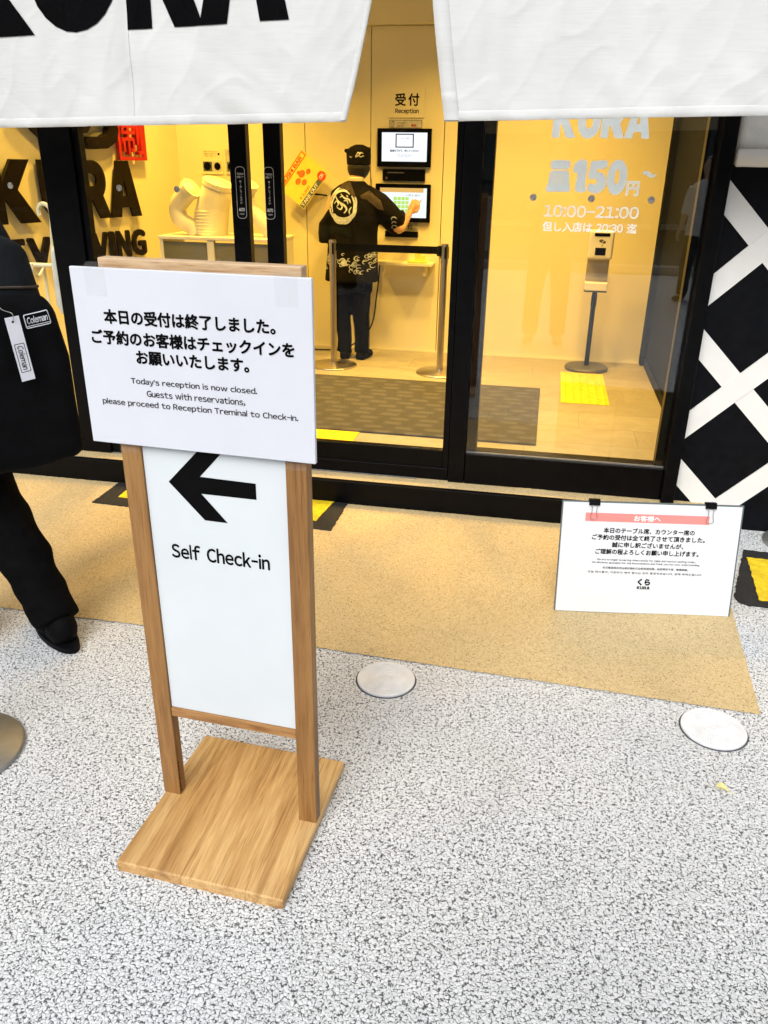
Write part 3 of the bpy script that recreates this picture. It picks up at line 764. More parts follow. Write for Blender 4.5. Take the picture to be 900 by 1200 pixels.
nr = cloth(1, lambda z: -.386-.17*(z-1.633)*(1-.2*(z-1.6)), lambda z: 1.6, lambda u: 1.633+.045*u, 2.45, 'plain white entrance cloth right of the opening')
# centre seam on the left cloth
bm = bmesh.new(); pts = [V((-1.515-.01*(z-1.6), noren_y(-1.515, z, 0)-.0012, z)) for z in [1.61+i*.84/60 for i in range(61)]]
tube(bm, pts, .0011, 6); obj('centre_seam', bm, 'noren', nl, smooth=True)
# letters: world x extents measured on the cloth
for ch, x0, x1 in (('K', -2.30,-1.876), ('U', -1.875,-1.545), ('R', -1.508,-1.258), ('A', -1.252,-.925)):
    me = fill2d(GL[ch][1]); fit(me, x1-x0+(.03 if ch == 'R' else 0), .42, (x0+x1)/2+(.005 if ch == 'R' else 0), 0)
    bm = dicebm(me, .0125)
    for v in bm.verts:
        x = v.co.x; z = v.co.y+.21+1.903+.036*(x+1.9)
        v.co = V((x, noren_y(x, z, 0)-.0032, z))
    obj('printed_letter', bm, 'ink_cloth', nl)
t = obj('noren_rod', lathe(bmesh.new(), [(0,0),(.016,0),(.016,4.8),(0,4.8)], (-2.9,3.0,2.462), 16, (1,0,0), caps=False), 'pale_wood', loc=(-2.9,3,2.462)); tag(t, 'wooden rod the white entrance cloths hang from', 'rod')
for x in (-2.85, -.55, 1.8):
    bt = obj('rod_bracket', B(x-.012,x+.012,3.01,3.46,2.475,2.50,.002), 'black', t)

# ------------------------------------------------------------------ wooden sign stand
A = R(-3.2); cS = V((-.628,1.408,0))
def SS(x, y, z): # local -> world
    return V((cS.x+x*math.cos(A)-y*math.sin(A), cS.y+x*math.sin(A)+y*math.cos(A), z))
ss = thing('sign_stand', 'oak floor sign stand with a black left-arrow panel and white notice on top', 'sign stand', cS)
def SB(name, x0, x1, y0, y1, z0, z1, mat, parent, bev=.002, seg=2):
    bm = B(x0,x1,y0,y1,z0,z1,bev,seg); bmesh.ops.rotate(bm, cent=(0,0,0), matrix=Matrix.Rotation(A,3,'Z'), verts=bm.verts)
    bmesh.ops.translate(bm, vec=cS, verts=bm.verts); return obj(name, bm, mat, parent)
sx = [-.204,-.128,-.040,.036,.122,.204]
for a, b in zip(sx, sx[1:]):
    bm = B(a+.00008,b-.00008,-.2275,.2275,.0,.0275)
    es = [e for e in bm.edges if all(abs(abs(v.co.y)-.2275) < 1e-4 and v.co.z > .02 for v in e.verts) and abs(e.verts[0].co.y-e.verts[1].co.y) < 1e-4
          or all(abs(abs(v.co.x)-.204) < 2e-4 and v.co.z > .02 for v in e.verts) or all(abs(abs(v.co.x)-.204) < 2e-4 and abs(abs(v.co.y)-.2275) < 1e-4 for v in e.verts)]
    bmesh.ops.bevel(bm, geom=es, offset=.0048, segments=4, affect='EDGES', profile=.5)
    bmesh.ops.rotate(bm, cent=(0,0,0), matrix=Matrix.Rotation(A,3,'Z'), verts=bm.verts); bmesh.ops.translate(bm, vec=cS, verts=bm.verts)
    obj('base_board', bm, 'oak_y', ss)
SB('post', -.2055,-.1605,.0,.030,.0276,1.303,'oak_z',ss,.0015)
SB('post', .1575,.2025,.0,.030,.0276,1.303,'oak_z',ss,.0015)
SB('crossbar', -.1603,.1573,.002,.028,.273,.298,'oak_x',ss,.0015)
SB('crossbar', -.2055,.2025,.000,.030,1.3032,1.331,'pale_wood',ss,.0025)
SB('panel', -.1600,.1570,.006,.020,.2985,1.3030,'panel_white',ss,.0008,1)
frs = frame(SS(0,.006,0), (math.cos(A), math.sin(A), 0), (0,0,1))
# arrow: tip left; measured on the panel
ar = [(-.125,.922),(-.040,1.03),(.020,1.03),(-.056,.944),(.108,.9365),(.111,.884),(-.058,.9035),(.020,.826),(-.030,.829)]
ar = [(-.122,.925),(-.045,1.010),(.014,1.010),(-.056,.942),(.101,.938),(.101,.886),(-.056,.904),(.012,.822),(-.036,.834)]
ar = [(-.106,.8855),(-.030,.9645),(.022,.9645),(-.033,.9045),(.090,.9030),(.090,.8675),(-.033,.8665),(.022,.8065),(-.030,.8065)]
put('arrow', fill2d([ar]), frs, 'ink', ss)
text('panel_print', 'Self Check-in', frs, 'ink', ss, w=.2285, h=.0365, cx=-.002, cy=.7255, bold=.026, spacing=1.2)
# white board taped in front
bd = SB('notice_board', -.259,.226,-.014,-.004,.966,1.314,'paper',ss,.0015)
frb = frame(SS(-.012,-.014,0), (math.cos(A), math.sin(A), 0), (0,0,1))
for s, w, x, y in (('本日の受付は終了しました。', .352,-.009,1.2245), ('ご予約のお客様はチェックインを', .420,-.0075,1.1845), ('お願いいたします。', .236,-.007,1.149)):
    text('board_print', s, frb, 'ink', bd, w=w, cx=x, cy=y, bold=.036)
for s, w, x, y, h in (("Today's reception is now closed.", .267,-.009,1.1005,.0150), ('Guests with reservations,', .209,-.006,1.0775,.0150), ('please proceed to Reception Treminal to Check-In.', .417,-.003,1.0545,.0155)):
    text('board_print', s, frb, 'ink', bd, w=w, h=h, cx=x, cy=y, bold=.012)
for x, z in ((-.205,1.314), (.178,1.314), (-.185,.966), (.182,.966)):
    s_ = 1 if z > 1 else -1
    bm = bmesh.new(); n = 8; pr = [(-.0148,z-.052*s_),(-.0148,z+.001*s_),(-.010,z+.006*s_),(-.0005,z+.009*s_)] if s_ > 0 else [(-.0010,z-.022),(-.0012,z-.006),(-.0012,z+.0)]
    rows = [[bm.verts.new(SS(x-.022+i*.044/n+random.uniform(-.001,.001), yy-random.uniform(0,.0012), zz)) for i in range(n+1)] for yy, zz in pr]
    for a, b in zip(rows, rows[1:]):
        for i in range(n): bm.faces.new((a[i], a[i+1], b[i+1], b[i]))
    obj('tape', bm, 'clear', bd)
# crack in the left post's inner edge
bm = bmesh.new()
zz = .035
while zz < .125:
    hgt = random.uniform(.006,.018); w = random.uniform(.0008,.003)
    bmv = [SS(-.1604,.0008+.003,zz), SS(-.1604,.0008+.003+w+.002,zz+hgt*.5), SS(-.1604,.0038,zz+hgt)]
    prism(bm, bmv, (.0003,0,0)); zz += hgt*.95
obj('post_crack', bm, 'ink', ss)

# ------------------------------------------------------------------ notice card on the ground, right
NA = V((.142,2.594,.002)); NBv = (V((.769,2.686,.002))-NA).normalized(); nb = V((0,0,1)).cross(NBv).normalized(); LEAN = R(10)
nup = V((0,0,1))*math.cos(LEAN)+nb*math.sin(LEAN); nn = NBv.cross(nup)
NW, NH = .636, .418
def NP(x, y, d=0.): return NA+NBv*x+nup*y+nn*d
nc = thing('notice_card', 'white laminated notice with pink heading bar and two black clips on the tan paving', 'notice', NP(NW/2,0))
def curl(x, y): return .004*math.sin(x*9)*(1-y/NH)+.006*max(0, x/NW-.7)*(1-y/NH)
def nsheet(x0, x1, y0, y1, d0, th, mat, name, n=24, par=None, bulge=True):
    bm = bmesh.new(); f = (lambda x, y: curl(x, y)) if bulge else (lambda x, y: 0)
    for dd in (d0, d0-th):
        g = [[bm.verts.new(NP(x0+(x1-x0)*i/n, y0+(y1-y0)*j/8, dd+f(x0+(x1-x0)*i/n, y0+(y1-y0)*j/8))) for i in range(n+1)] for j in range(9)]
        for j in range(8):
            for i in range(n): bm.faces.new((g[j][i], g[j][i+1], g[j+1][i+1], g[j+1][i]))
        if dd == d0: g0 = g
    for seq0, seq1 in ((g0[0], g[0]), (g0[-1], g[-1]), ([r_[0] for r_ in g0], [r_[0] for r_ in g]), ([r_[-1] for r_ in g0], [r_[-1] for r_ in g])):
        for i in range(len(seq0)-1): bm.faces.new((seq0[i], seq0[i+1], seq1[i+1], seq1[i]))
    bmesh.ops.recalc_face_normals(bm, faces=bm.faces)
    return obj(name, bm, mat, par or nc, smooth=False)
nsheet(0, NW, .0, NH, -.0015, .006, 'slate', 'backing_board')
pg = nsheet(.004, NW-.006, .003, NH-.005, .001, .0014, 'laminate', 'paper_sheet')
def ntext(s, w, h, cy, bold, mat='ink', lift=.0018, cx=None):
    me = textmesh(s, 0, bold); fit(me, w, h, NW/2-.004 if cx is None else cx, cy)
    for v in me.vertices: v.co = NP(v.co.x, v.co.y, lift+v.co.z+curl(v.co.x, v.co.y))
    return obj('notice_print', me, mat, pg)
nsheet(.085,.520,.345,.376,.0016,.0004,'pink','heading_bar',par=pg)
ntext('お客様へ', .094,.021,.3605,.03,'white_ink',.0024,.303)
ntext('本日のテーブル席、カウンター席の', .322,.0205,.3135,.030)
ntext('ご予約の受付は全て終了させて頂きました。', .400,.0205,.2875,.030)
ntext('誠に申し訳ございませんが、', .254,.0205,.2610,.030)
ntext('ご理解の程よろしくお願い申し上げます。', .368,.0205,.2345,.030)
ntext('We are no longer accepting reservations for table and counter seating today.', .352,.0085,.2040,.01)
ntext('We sincerely apologize for the inconvenience and thank you for your understanding.', .386,.0085,.1925,.01)
ntext('本日餐桌席及吧台席的預約已全部受理完畢。給您帶來不便，敬請諒解。', .306,.0085,.1740,.005)
ntext('오늘 테이블석, 카운터석 예약 접수는 모두 종료되었습니다. 양해 부탁드립니다.', .410,.0085,.1570,.005)
ntext('くら', .046,.026,.1235,.06)
me = fill2d(kura()[0]); fit(me, .047,.0115,NW/2-.004,.1015)
for v in me.vertices: v.co = NP(v.co.x, v.co.y, .0018+curl(v.co.x, v.co.y))
obj('notice_print', me, 'ink', pg)
for cxx in (.113,.520):
    cl = thing('binder_clip', 'x', 'clip')
    bpy.data.objects.remove(cl)
    bm = bmesh.new()
    w = .019
    pr = [(.0085,NH-.014),(.0040,NH+.0075),(-.0115,NH+.0075),(-.016,NH-.014)]
    prism(bm, [NP(cxx-w, y, d) for d, y in pr], NBv*2*w)
    cl = obj('binder_clip', bm, 'black', nc)
    bm = bmesh.new()
    pts = [NP(cxx-.010,NH-.012,.009), NP(cxx-.008,NH-.035,.0085), NP(cxx-.012,NH-.058,.0075), NP(cxx-.009,NH-.064,.0075), NP(cxx+.009,NH-.064,.0075), NP(cxx+.012,NH-.058,.0075), NP(cxx+.008,NH-.035,.0085), NP(cxx+.010,NH-.012,.009)]
    tube(bm, smooth_path(pts, 4), .0011, 6); obj('wire_handle', bm, 'steel', cl)
# easel strut behind (keeps the card standing)
bm = bmesh.new(); tube(bm, [NP(NW*.5,.36,-.012), NP(NW*.5,.36,-.012)+nb*.14+V((0,0,-.345))], .006, 10)
obj('rear_strut', bm, 'black', nc)

# ------------------------------------------------------------------ stanchions
def stanchion(x, y, z, label, mat='chrome', group=None, h=.89):
    t = thing('stanchion', label, 'queue barrier post', (x,y,z), group)
    obj('base_plate', lathe(bmesh.new(), [(.17,0),(.172,.006),(.165,.012),(.06,.022),(.034,.030),(0,.030)], (x,y,z), 56, caps=False), mat, t, smooth=True)
    obj('pole', lathe(bmesh.new(), [(.0235,.028),(.0235,h-.13),(.0265,h-.13),(.0265,h-.012),(.024,h),(0,h)], (x,y,z), 32, caps=False), mat, t)
    for k in range(4):
        a = k*math.pi/2+.3
        bm = B(-.006,.006,.024,.0300,z+h-.095,z+h-.02,.001); bmesh.ops.rotate(bm, cent=(0,0,0), matrix=Matrix.Rotation(a,3,'Z'), verts=bm.verts)
        bmesh.ops.translate(bm, vec=(x,y,0), verts=bm.verts); obj('belt_slot', bm, 'black_matte', t)
    return t
stanchion(-1.492,5.66,FL,'shiny post of the queue barrier just left of the person at the terminal',group='indoor queue posts')
s2 = stanchion(-.694,5.63,FL,'shiny post of the queue barrier right of the person, near the door mullion',group='indoor queue posts')
obj('belt_head', B(-.745,-.722,5.605,5.655,.925,.99,.003), 'black_matte', s2)
bt = obj('barrier_belt', B(-1.466,-.745,5.641,5.6435,.935,.985), 'black_matte', loc=(-1.1,5.64,.935)); tag(bt, 'black belt stretched between the two indoor queue posts', 'barrier belt')
stanchion(-1.465,1.462,0,'steel queue post whose round base shows at the lower left edge','steel')
stanchion(1.215,3.40,0,'steel queue post whose round base shows beside the lattice panel','steel')

# ------------------------------------------------------------------ mats and tiles inside
t = obj('door_mat', B(-2.4,.03,4.135,5.33,FL+.0005,FL+.012,.003), 'mat', loc=(-1.2,4.7,FL)); tag(t, 'large brown entrance mat with pale dashes inside the doors', 'mat')
def tact(label, x0, x1, y0, y1, skew=0.):
    t = thing('tactile_tile', label, 'tactile paving', ((x0+x1)/2,(y0+y1)/2,FL), 'yellow tactile sheets indoors')
    obj('rubber_sheet', B(x0,x1,y0,y1,FL+.0004,FL+.0045,.001), 'yellow', t)
    bm = bmesh.new(); nx = max(2, round((x1-x0)/.05)); ny = max(2, round((y1-y0)/.05))
    for i in range(nx):
        for j in range(ny): lathe(bm, [(.012,.0044),(.009,.0082),(0,.0085)], (x0+(i+.5)*(x1-x0)/nx, y0+(j+.5)*(y1-y0)/ny, FL), 8, caps=False)
    obj('raised_dots', bm, 'yellow', t, kind='stuff')
tact('yellow tactile sheet on the floor in front of the hand sanitiser stand', .168,.470,5.04,5.87)
tact('yellow tactile sheet between the door sill and the brown mat', -1.52,-.945,3.63,4.13)

# ------------------------------------------------------------------ reception terminal on the back wall
YW = 6.298
rs = thing('reception_sign', 'cream sign with the black word for reception above the upper screen', 'sign', (-1.1,YW,1.8))
obj('plate', B(-1.229,-.965,YW-.006,YW-.0005,1.806,2.0), 'wall_in', rs)
f = frame((-1.097,YW-.006,0), (1,0,0), (0,0,1))
text('sign_print', '受', f, 'ink', rs, w=.080, h=.082, cx=-.045, cy=1.922, bold=.025)
text('sign_print', '付', f, 'ink', rs, w=.080, h=.082, cx=.052, cy=1.922, bold=.025)
text('sign_print', 'Reception', f, 'ink', rs, w=.172, h=.040, cx=.004, cy=1.846, bold=.03)
sm = thing('payment_sticker', 'small cream placard with a phone drawing under the reception sign', 'placard', (-1.1,YW,1.74))
obj('plate', B(-1.222,-.978,YW-.012,YW-.0005,1.736,1.792,.001), 'beige', sm)
f = frame((-1.10,YW-.012,0), (1,0,0), (0,0,1))
put('placard_print', fill2d([[(-.117,1.739),(.117,1.739),(.117,1.789),(-.117,1.789)],[(-.115,1.741),(.115,1.741),(.115,1.787),(-.115,1.787)]]), f, 'ink', sm)
put('placard_print', fill2d([[(-.105,1.745),(-.090,1.743),(-.082,1.782),(-.098,1.784)],[(-.102,1.748),(-.092,1.747),(-.086,1.779),(-.096,1.780)]]), f, 'ink', sm)
text('placard_print', 'スマホで受付', f, 'ink', sm, w=.055, h=.010, cx=-.035, cy=1.770, bold=.01)
text('placard_print', '簡単・便利', f, 'red', sm, w=.045, h=.009, cx=-.038, cy=1.752, bold=.01)
text('placard_print', '無料', f, 'red', sm, w=.038, h=.018, cx=.060, cy=1.755, bold=.04)
def screen(name, label, x0, x1, z0, z1, sx0, sx1, sz0, sz1, mat):
    t = thing(name, label, 'screen', ((x0+x1)/2,YW,z0))
    obj('bezel', B(x0,x1,YW-.030,YW-.0005,z0,z1,.003), 'black', t)
    obj('display', B(sx0,sx1,YW-.0315,YW-.0302,sz0,sz1), mat, t); return t
s1 = screen('wall_screen', 'upper black-framed screen showing a white page with small text', -1.305,-.905,1.478,1.735,-1.270,-.935,1.515,1.708,'screen')
f = frame((-1.10,YW-.0315,0), (1,0,0), (0,0,1))
put('screen_print', fill2d([[(-.068,1.608),(.067,1.608),(.067,1.700),(-.068,1.700)],[(-.060,1.615),(.059,1.615),(.059,1.693),(-.060,1.693)]]), f, 'ink', s1)
text('screen_print', 'タッチして開始', f, 'scr_grey', s1, w=.06, h=.010, cy=1.67)
text('screen_print', '画面を下げて、押してください', f, 'ink', s1, w=.215, h=.016, cy=1.587, bold=.03)
text('screen_print', 'Please touch the screen', f, 'scr_grey', s1, w=.110, h=.009, cy=1.560)
text('screen_print', 'to start check-in', f, 'scr_grey', s1, w=.09, h=.008, cy=1.548)
s3 = thing('card_reader', 'long black slot unit between the upper and lower screens', 'card reader', (-1.1,YW,1.385))
obj('housing', B(-1.265,-.945,YW-.018,YW-.0005,1.383,1.462,.004), 'black', s3)
obj('slot', B(-1.23,-1.10,YW-.0195,YW-.0182,1.437,1.441), 'steel', s3); obj('round_lens', lathe(bmesh.new(), [(0,.002),(.008,.002),(.010,0)], (-1.235,YW-.018,1.40), 16, (0,-1,0), caps=False), 'grey_iron', s3)
s2_ = screen('touch_screen', 'lower black-framed touch screen with green buttons that the person is tapping', -1.315,-.898,1.095,1.362,-1.28,-.925,1.128,1.335,'screen2')
f = frame((-1.10,YW-.0315,0), (1,0,0), (0,0,1))
put('screen_heading', fill2d([[(-.18,1.305),(.150,1.305),(.150,1.335),(-.18,1.335)]]), f, 'scr_tan', s2_)
for i in range(4):
    for j in range(5):
        x = -.075+i*.030; z = 1.138+j*.028
        put('screen_button', fill2d([[(x,z),(x+.025,z),(x+.025,z+.022),(x,z+.022)]]), f, 'scr_green', s2_)
text('screen_print', '人数を選択', f, 'scr_grey', s2_, w=.11, h=.014, cx=.07, cy=1.285)
s4 = thing('ticket_printer', 'small black ticket slot under the touch screen, with a cream reception label', 'printer', (-1.1,YW,1.0))
obj('label_plate', B(-1.20,-.99,YW-.005,YW-.0005,1.045,1.082), 'beige', s4)
f = frame((-1.10,YW-.005,0), (1,0,0), (0,0,1)); text('label_print', '受付', f, 'ink', s4, w=.085, h=.030, cx=.03, cy=1.063, bold=.03)
obj('slot_housing', B(-1.24,-.985,YW-.020,YW-.0005,.985,1.030,.003), 'black', s4)
sh = thing('wall_shelf', 'narrow cream shelf on the wall below the terminal', 'shelf', (-1.06,6.2,.8))
obj('board', B(-1.30,-.845,6.12,YW-.0005,.795,.815,.002), 'wall_in', sh)
obj('bracket', B(-1.24,-1.22,6.16,YW-.0005,.72,.7945,.001), 'wall_in', sh); obj('bracket', B(-.92,-.90,6.16,YW-.0005,.72,.7945,.001), 'wall_in', sh)
nh = thing('card_holder', 'small pale card holder standing on the wall shelf', 'card holder', (-.96,6.16,.816))
obj('tray', B(-1.035,-.89,6.125,6.20,.8155,.830,.002), 'yellow_print', nh)
obj('card', B(-.985,-.935,6.155,6.160,.8305,.892,.001), 'yellow_print', nh); obj('card', B(-.935,-.905,6.165,6.170,.8305,.868,.001), 'yellow_print', nh)

# posters on the back wall (left)
for lab, x0, x1, dark in (('small pinned poster with two dark round pictures above the white tubes', -2.704,-2.525,1), ('small cream poster half hidden by the left door stile', -2.505,-2.33,0)):
    t = thing('wall_poster', lab, 'poster', ((x0+x1)/2,YW,1.40))
    obj('paper', B(x0,x1,YW-.004,YW-.0005,1.405,1.582), 'beige' if not dark else 'wall_in', t)
    f = frame(((x0+x1)/2,YW-.004,0), (1,0,0), (0,0,1))
    text('poster_print', 'ご案内 INFORMATION', f, 'ink', t, w=.12, h=.008, cx=-.01, cy=1.565)
    for k in range(3): text('poster_print', 'お客様へのお願いです', f, 'ink', t, w=.11-.01*k, h=.006, cx=-.012, cy=1.552-.010*k)
    put('poster_picture', fill2d([[(-.075,1.425),(.0,1.425),(.0,1.495),(-.075,1.495)]]), f, 'slate', t)
    put('poster_picture', fill2d([[(.004,1.425),(.078,1.425),(.078,1.495),(.004,1.495)]]), f, 'orange' if not dark else 'beige', t)
    put('poster_picture', fill2d([arc(-.04,1.462,.03,.03,0,360,18)]), f, 'ink', t, .0012); put('poster_picture', fill2d([arc(.042,1.462,.026,.028,0,360,18)]), f, 'ink', t, .0012)
    put('poster_mark', fill2d([[(.05,1.54),(.066,1.54),(.066,1.556),(.05,1.556)]]), f, 'ink', t)

# take-out placard, tilted
tk = thing('takeout_placard', 'tilted yellow and red take-out placard between the door stile and the person', 'placard', (-1.86,6.2,1.2))
cT = V((-1.862,6.2,1.378)); ang = R(52)
ux = V((math.cos(ang),0,math.sin(ang))); uy = V((-math.sin(ang),0,math.cos(ang)))
f = frame(cT, ux, uy); hx, hy = .160,.130
prism_pts = [cT+ux*a+uy*b for a, b in ((-hx,-hy),(hx,-hy),(hx,hy),(-hx,hy))]
obj('board', prism(bmesh.new(), prism_pts, (0,.004,0)), 'yellow_print', tk)
put('red_band', fill2d([[(-hx+.004,hy-.050),(hx-.004,hy-.050),(hx-.004,hy-.004),(-hx+.004,hy-.004)],[(-hx+.016,hy-.042),(hx-.014,hy-.042),(hx-.014,hy-.012),(-hx+.016,hy-.012)]]), f, 'orange', tk)
text('placard_print', 'SUSHI BAR', f, 'red_print', tk, w=.24, h=.024, cy=hy-.027, bold=.05)
for a, b, q in ((.03,.03,.030),(-.03,.02,.026),(.075,.0,.022),(-.005,-.02,.024),(.02,.055,.016)): put('food_picture', fill2d([arc(a,b,q,q*.8,0,360,14)]), f, 'orange', tk, .0008+.0002*q)
put('slate_band', fill2d([[(-hx+.004,-hy+.004),(.10,-hy+.004),(.10,-hy+.042),(-hx+.004,-hy+.042)]]), f, 'slate', tk)
text('placard_print', 'TAKE OUT', f, 'white_ink', tk, w=.20, h=.026, cx=-.048, cy=-hy+.023, bold=.05, lift=.0014)
put('red_disc', fill2d([arc(.115,-hy+.032,.034,.034,0,360,24)]), f, 'red_print', tk, .001)
text('placard_print', 'OK', f, 'white_ink', tk, w=.044, h=.026, cx=.115, cy=-hy+.032, bold=.05, lift=.0018)
text('placard_print', '¥1,500', f, 'red_print', tk, w=.12, h=.020, cx=-.06, cy=-hy+.062, bold=.02)
bm = bmesh.new(); tube(bm, [cT+V((.02,.006,-.06)), (-1.79,6.25,1.28), (-1.70,6.297,1.27)], .006, 8); obj('support_arm', bm, 'black_matte', tk)

# power cord on the floor
bm = bmesh.new(); tube(bm, smooth_path([(-2.0,6.22,FL+.010),(-1.80,6.14,FL+.005),(-1.62,6.16,FL+.006),(-1.50,6.21,FL+.03),(-1.34,6.24,.30),(-1.30,6.285,.55),(-1.28,6.29,.78)], 8), .006, 6)
t = obj('power_cord', bm, 'black_matte', loc=(-1.6,6.2,FL)); tag(t, 'thin black cord on the floor behind the left queue post', 'cord')

# ------------------------------------------------------------------ sanitiser stand
hs_ = thing('sanitiser_stand', 'hand sanitiser dispenser with drip tray on a grey round-based pole behind the right window', 'sanitiser stand', (.355,6.02,FL))
x, y = .355, 6.02
obj('base_plate', lathe(bmesh.new(), [(.155,0),(.158,.018),(.15,.026),(.03,.030),(0,.030)], (x,y,FL), 48, caps=False), 'grey_iron', hs_, smooth=False)
obj('pole', lathe(bmesh.new(), [(.017,.0),(.017,.43),(.020,.431),(.020,.50),(.014,.545),(0,.545)], (x,y,FL+.03), 24, caps=False), 'black_matte', hs_)
obj('drip_tray', B(x-.078,x+.078,y-.06,y+.04,.682,.690,.002), 'black_matte', hs_)
obj('tray_body', B(x-.078,x+.078,y-.06,y+.04,.6905,.748,.006,2), 'disp', hs_)
obj('back_plate', B(x-.076,x+.076,y+.020,y+.035,.7485,.92,.002), 'disp_grey', hs_)
dp = obj('dispenser_body', B(x-.085,x+.085,y-.07,y+.04,.905,1.098,.018,4), 'disp', hs_)
obj('sensor_window', B(x-.036,x+.036,y-.0725,y-.0700,.935,.985,.001), 'black', dp)
obj('top_slot', B(x-.050,x+.055,y-.0725,y-.070,1.060,1.082,.001), 'black', dp)
f = frame((x+.008,y-.0702,0), (1,0,0), (0,0,1)); put('hand_symbol', fill2d([arc(-.008,1.03,.016,.011,0,360,12), arc(.010,1.022,.013,.010,0,360,12)]), f, 'grey_iron', dp)
put('drop_symbol', fill2d([arc(0,1.0,.003,.007,0,360,10)]), f, 'black', dp)

# ------------------------------------------------------------------ display cases and tubes
dc = thing('display_case', 'low cream display case with smoked front panels behind the doors', 'display case', (-2.2,5.4,FL))
obj('top_board', B(-2.66,-1.80,5.36,5.75,1.0,1.022,.003), 'case_frame', dc)
for a, b in ((-2.63,-2.31), (-2.255,-1.83)): obj('front_panel', B(a,b,5.375,5.385,.17,.985), 'case', dc)
for a, b in ((-2.655,-2.632), (-2.308,-2.257), (-1.828,-1.805)): obj('corner_post', B(a,b,5.365,5.40,FL,.9995,.002), 'case_frame', dc)
obj('side_panel', B(-2.655,-2.645,5.401,5.74,FL,.9995), 'case_frame', dc); obj('side_panel', B(-1.815,-1.805,5.401,5.74,FL,.9995), 'case_frame', dc)
obj('plinth', B(-2.631,-1.829,5.38,5.72,FL,.165), 'case_frame', dc)
def pipe(label, pts, rads, lip=True):
    t = thing('white_tube', label, 'tube sculpture', pts[0], 'white tubes on the display case')
    pp = smooth_path(pts, 7); n = len(pp)
    rr = []
    for i in range(n):
        q = i/(n-1)*(len(rads)-1); k = min(int(q), len(rads)-2); rr.append(rads[k]+(rads[k+1]-rads[k])*(q-k))
    obj('tube_body', tube(bmesh.new(), pp, rr, 28), 'plaster', t, smooth=True)
    d = (pp[-1]-pp[-3]).normalized(); e = pp[-1]; r = rr[-1]
    bm = lathe(bmesh.new(), [(r*1.0,-.03),(r*1.12,-.028),(r*1.12,.004),(r*.88,.004),(r*.86,-.02),(0,-.02)], e, 28, d, caps=False)
    obj('rim', bm, 'plaster', t)
    return t
pipe('leftmost white bent tube with its round mouth facing up', [(-2.44,5.5,1.022),(-2.46,5.5,1.07),(-2.545,5.5,1.12),(-2.56,5.5,1.20),(-2.50,5.48,1.27),(-2.43,5.46,1.33)], [.056,.052,.058,.060,.062,.064])
t2 = pipe('wide white stepped tube in the middle of the display case', [(-2.35,5.55,1.022),(-2.34,5.55,1.11),(-2.32,5.55,1.20),(-2.29,5.54,1.28),(-2.26,5.53,1.365)], [.120,.118,.114,.108,.096])
for k in range(7):
    z = 1.05+k*.022; bm = bmesh.new(); lathe(bm, [(.1190-.0008*k,-.004),(.1225-.0008*k,0),(.1190-.0008*k,.004)], (-2.35+.002*k,5.55,z), 36, caps=False); obj('ridge', bm, 'plaster', t2)
pipe('right-hand white bent tube seen between the two door stiles', [(-1.87,5.5,1.022),(-1.89,5.5,1.07),(-1.95,5.5,1.12),(-2.03,5.5,1.20),(-2.05,5.49,1.28),(-2.02,5.47,1.36)], [.062,.060,.058,.055,.055,.058])

# ------------------------------------------------------------------ umbrella rack item at left window
uh = thing('hooked_umbrella', 'pale umbrella handle hooked upward behind the left window', 'umbrella', (-2.66,4.0,.9))
bm = bmesh.new(); tube(bm, smooth_path([(-2.655,4.1,.70),(-2.665,4.1,1.0),(-2.645,4.1,1.22),(-2.66,4.1,1.268),(-2.695,4.1,1.275),(-2.715,4.1,1.245),(-2.712,4.1,1.215)], 6), .011, 10)
obj('handle', bm, 'plaster', uh, smooth=True)
bm = bmesh.new(); lathe(bm, [(.012,0),(.03,.05),(.024,.32),(.016,.36),(0,.36)], (-2.655,4.1,.70), 16, caps=False); obj('folded_canopy', bm, 'vinyl', uh, smooth=True)
ur = thing('umbrella_rack', 'pale umbrella rack behind the left window', 'umbrella rack', (-2.6,4.1,FL))
for dx in (-.35,-.12,.12,.26): 
    bm = bmesh.new(); tube(bm, [(-2.655+dx,4.16,FL),(-2.655+dx,4.16,.95)], .010, 8); obj('upright', bm, 'plaster', ur)
    bm = bmesh.new(); tube(bm, smooth_path([(-2.655+dx,4.15,.93),(-2.655+dx,4.10,.90),(-2.655+dx,4.06,.93),(-2.655+dx,4.05,.97)], 5), .008, 8); obj('hook', bm, 'plaster', ur)
bm = bmesh.new(); tube(bm, [(-3.03,4.16,.95),(-2.38,4.16,.95)], .012, 8); obj('top_bar', bm, 'plaster', ur)
bm = bmesh.new(); tube(bm, [(-3.03,4.16,.35),(-2.38,4.16,.35)], .012, 8); obj('low_bar', bm, 'plaster', ur)

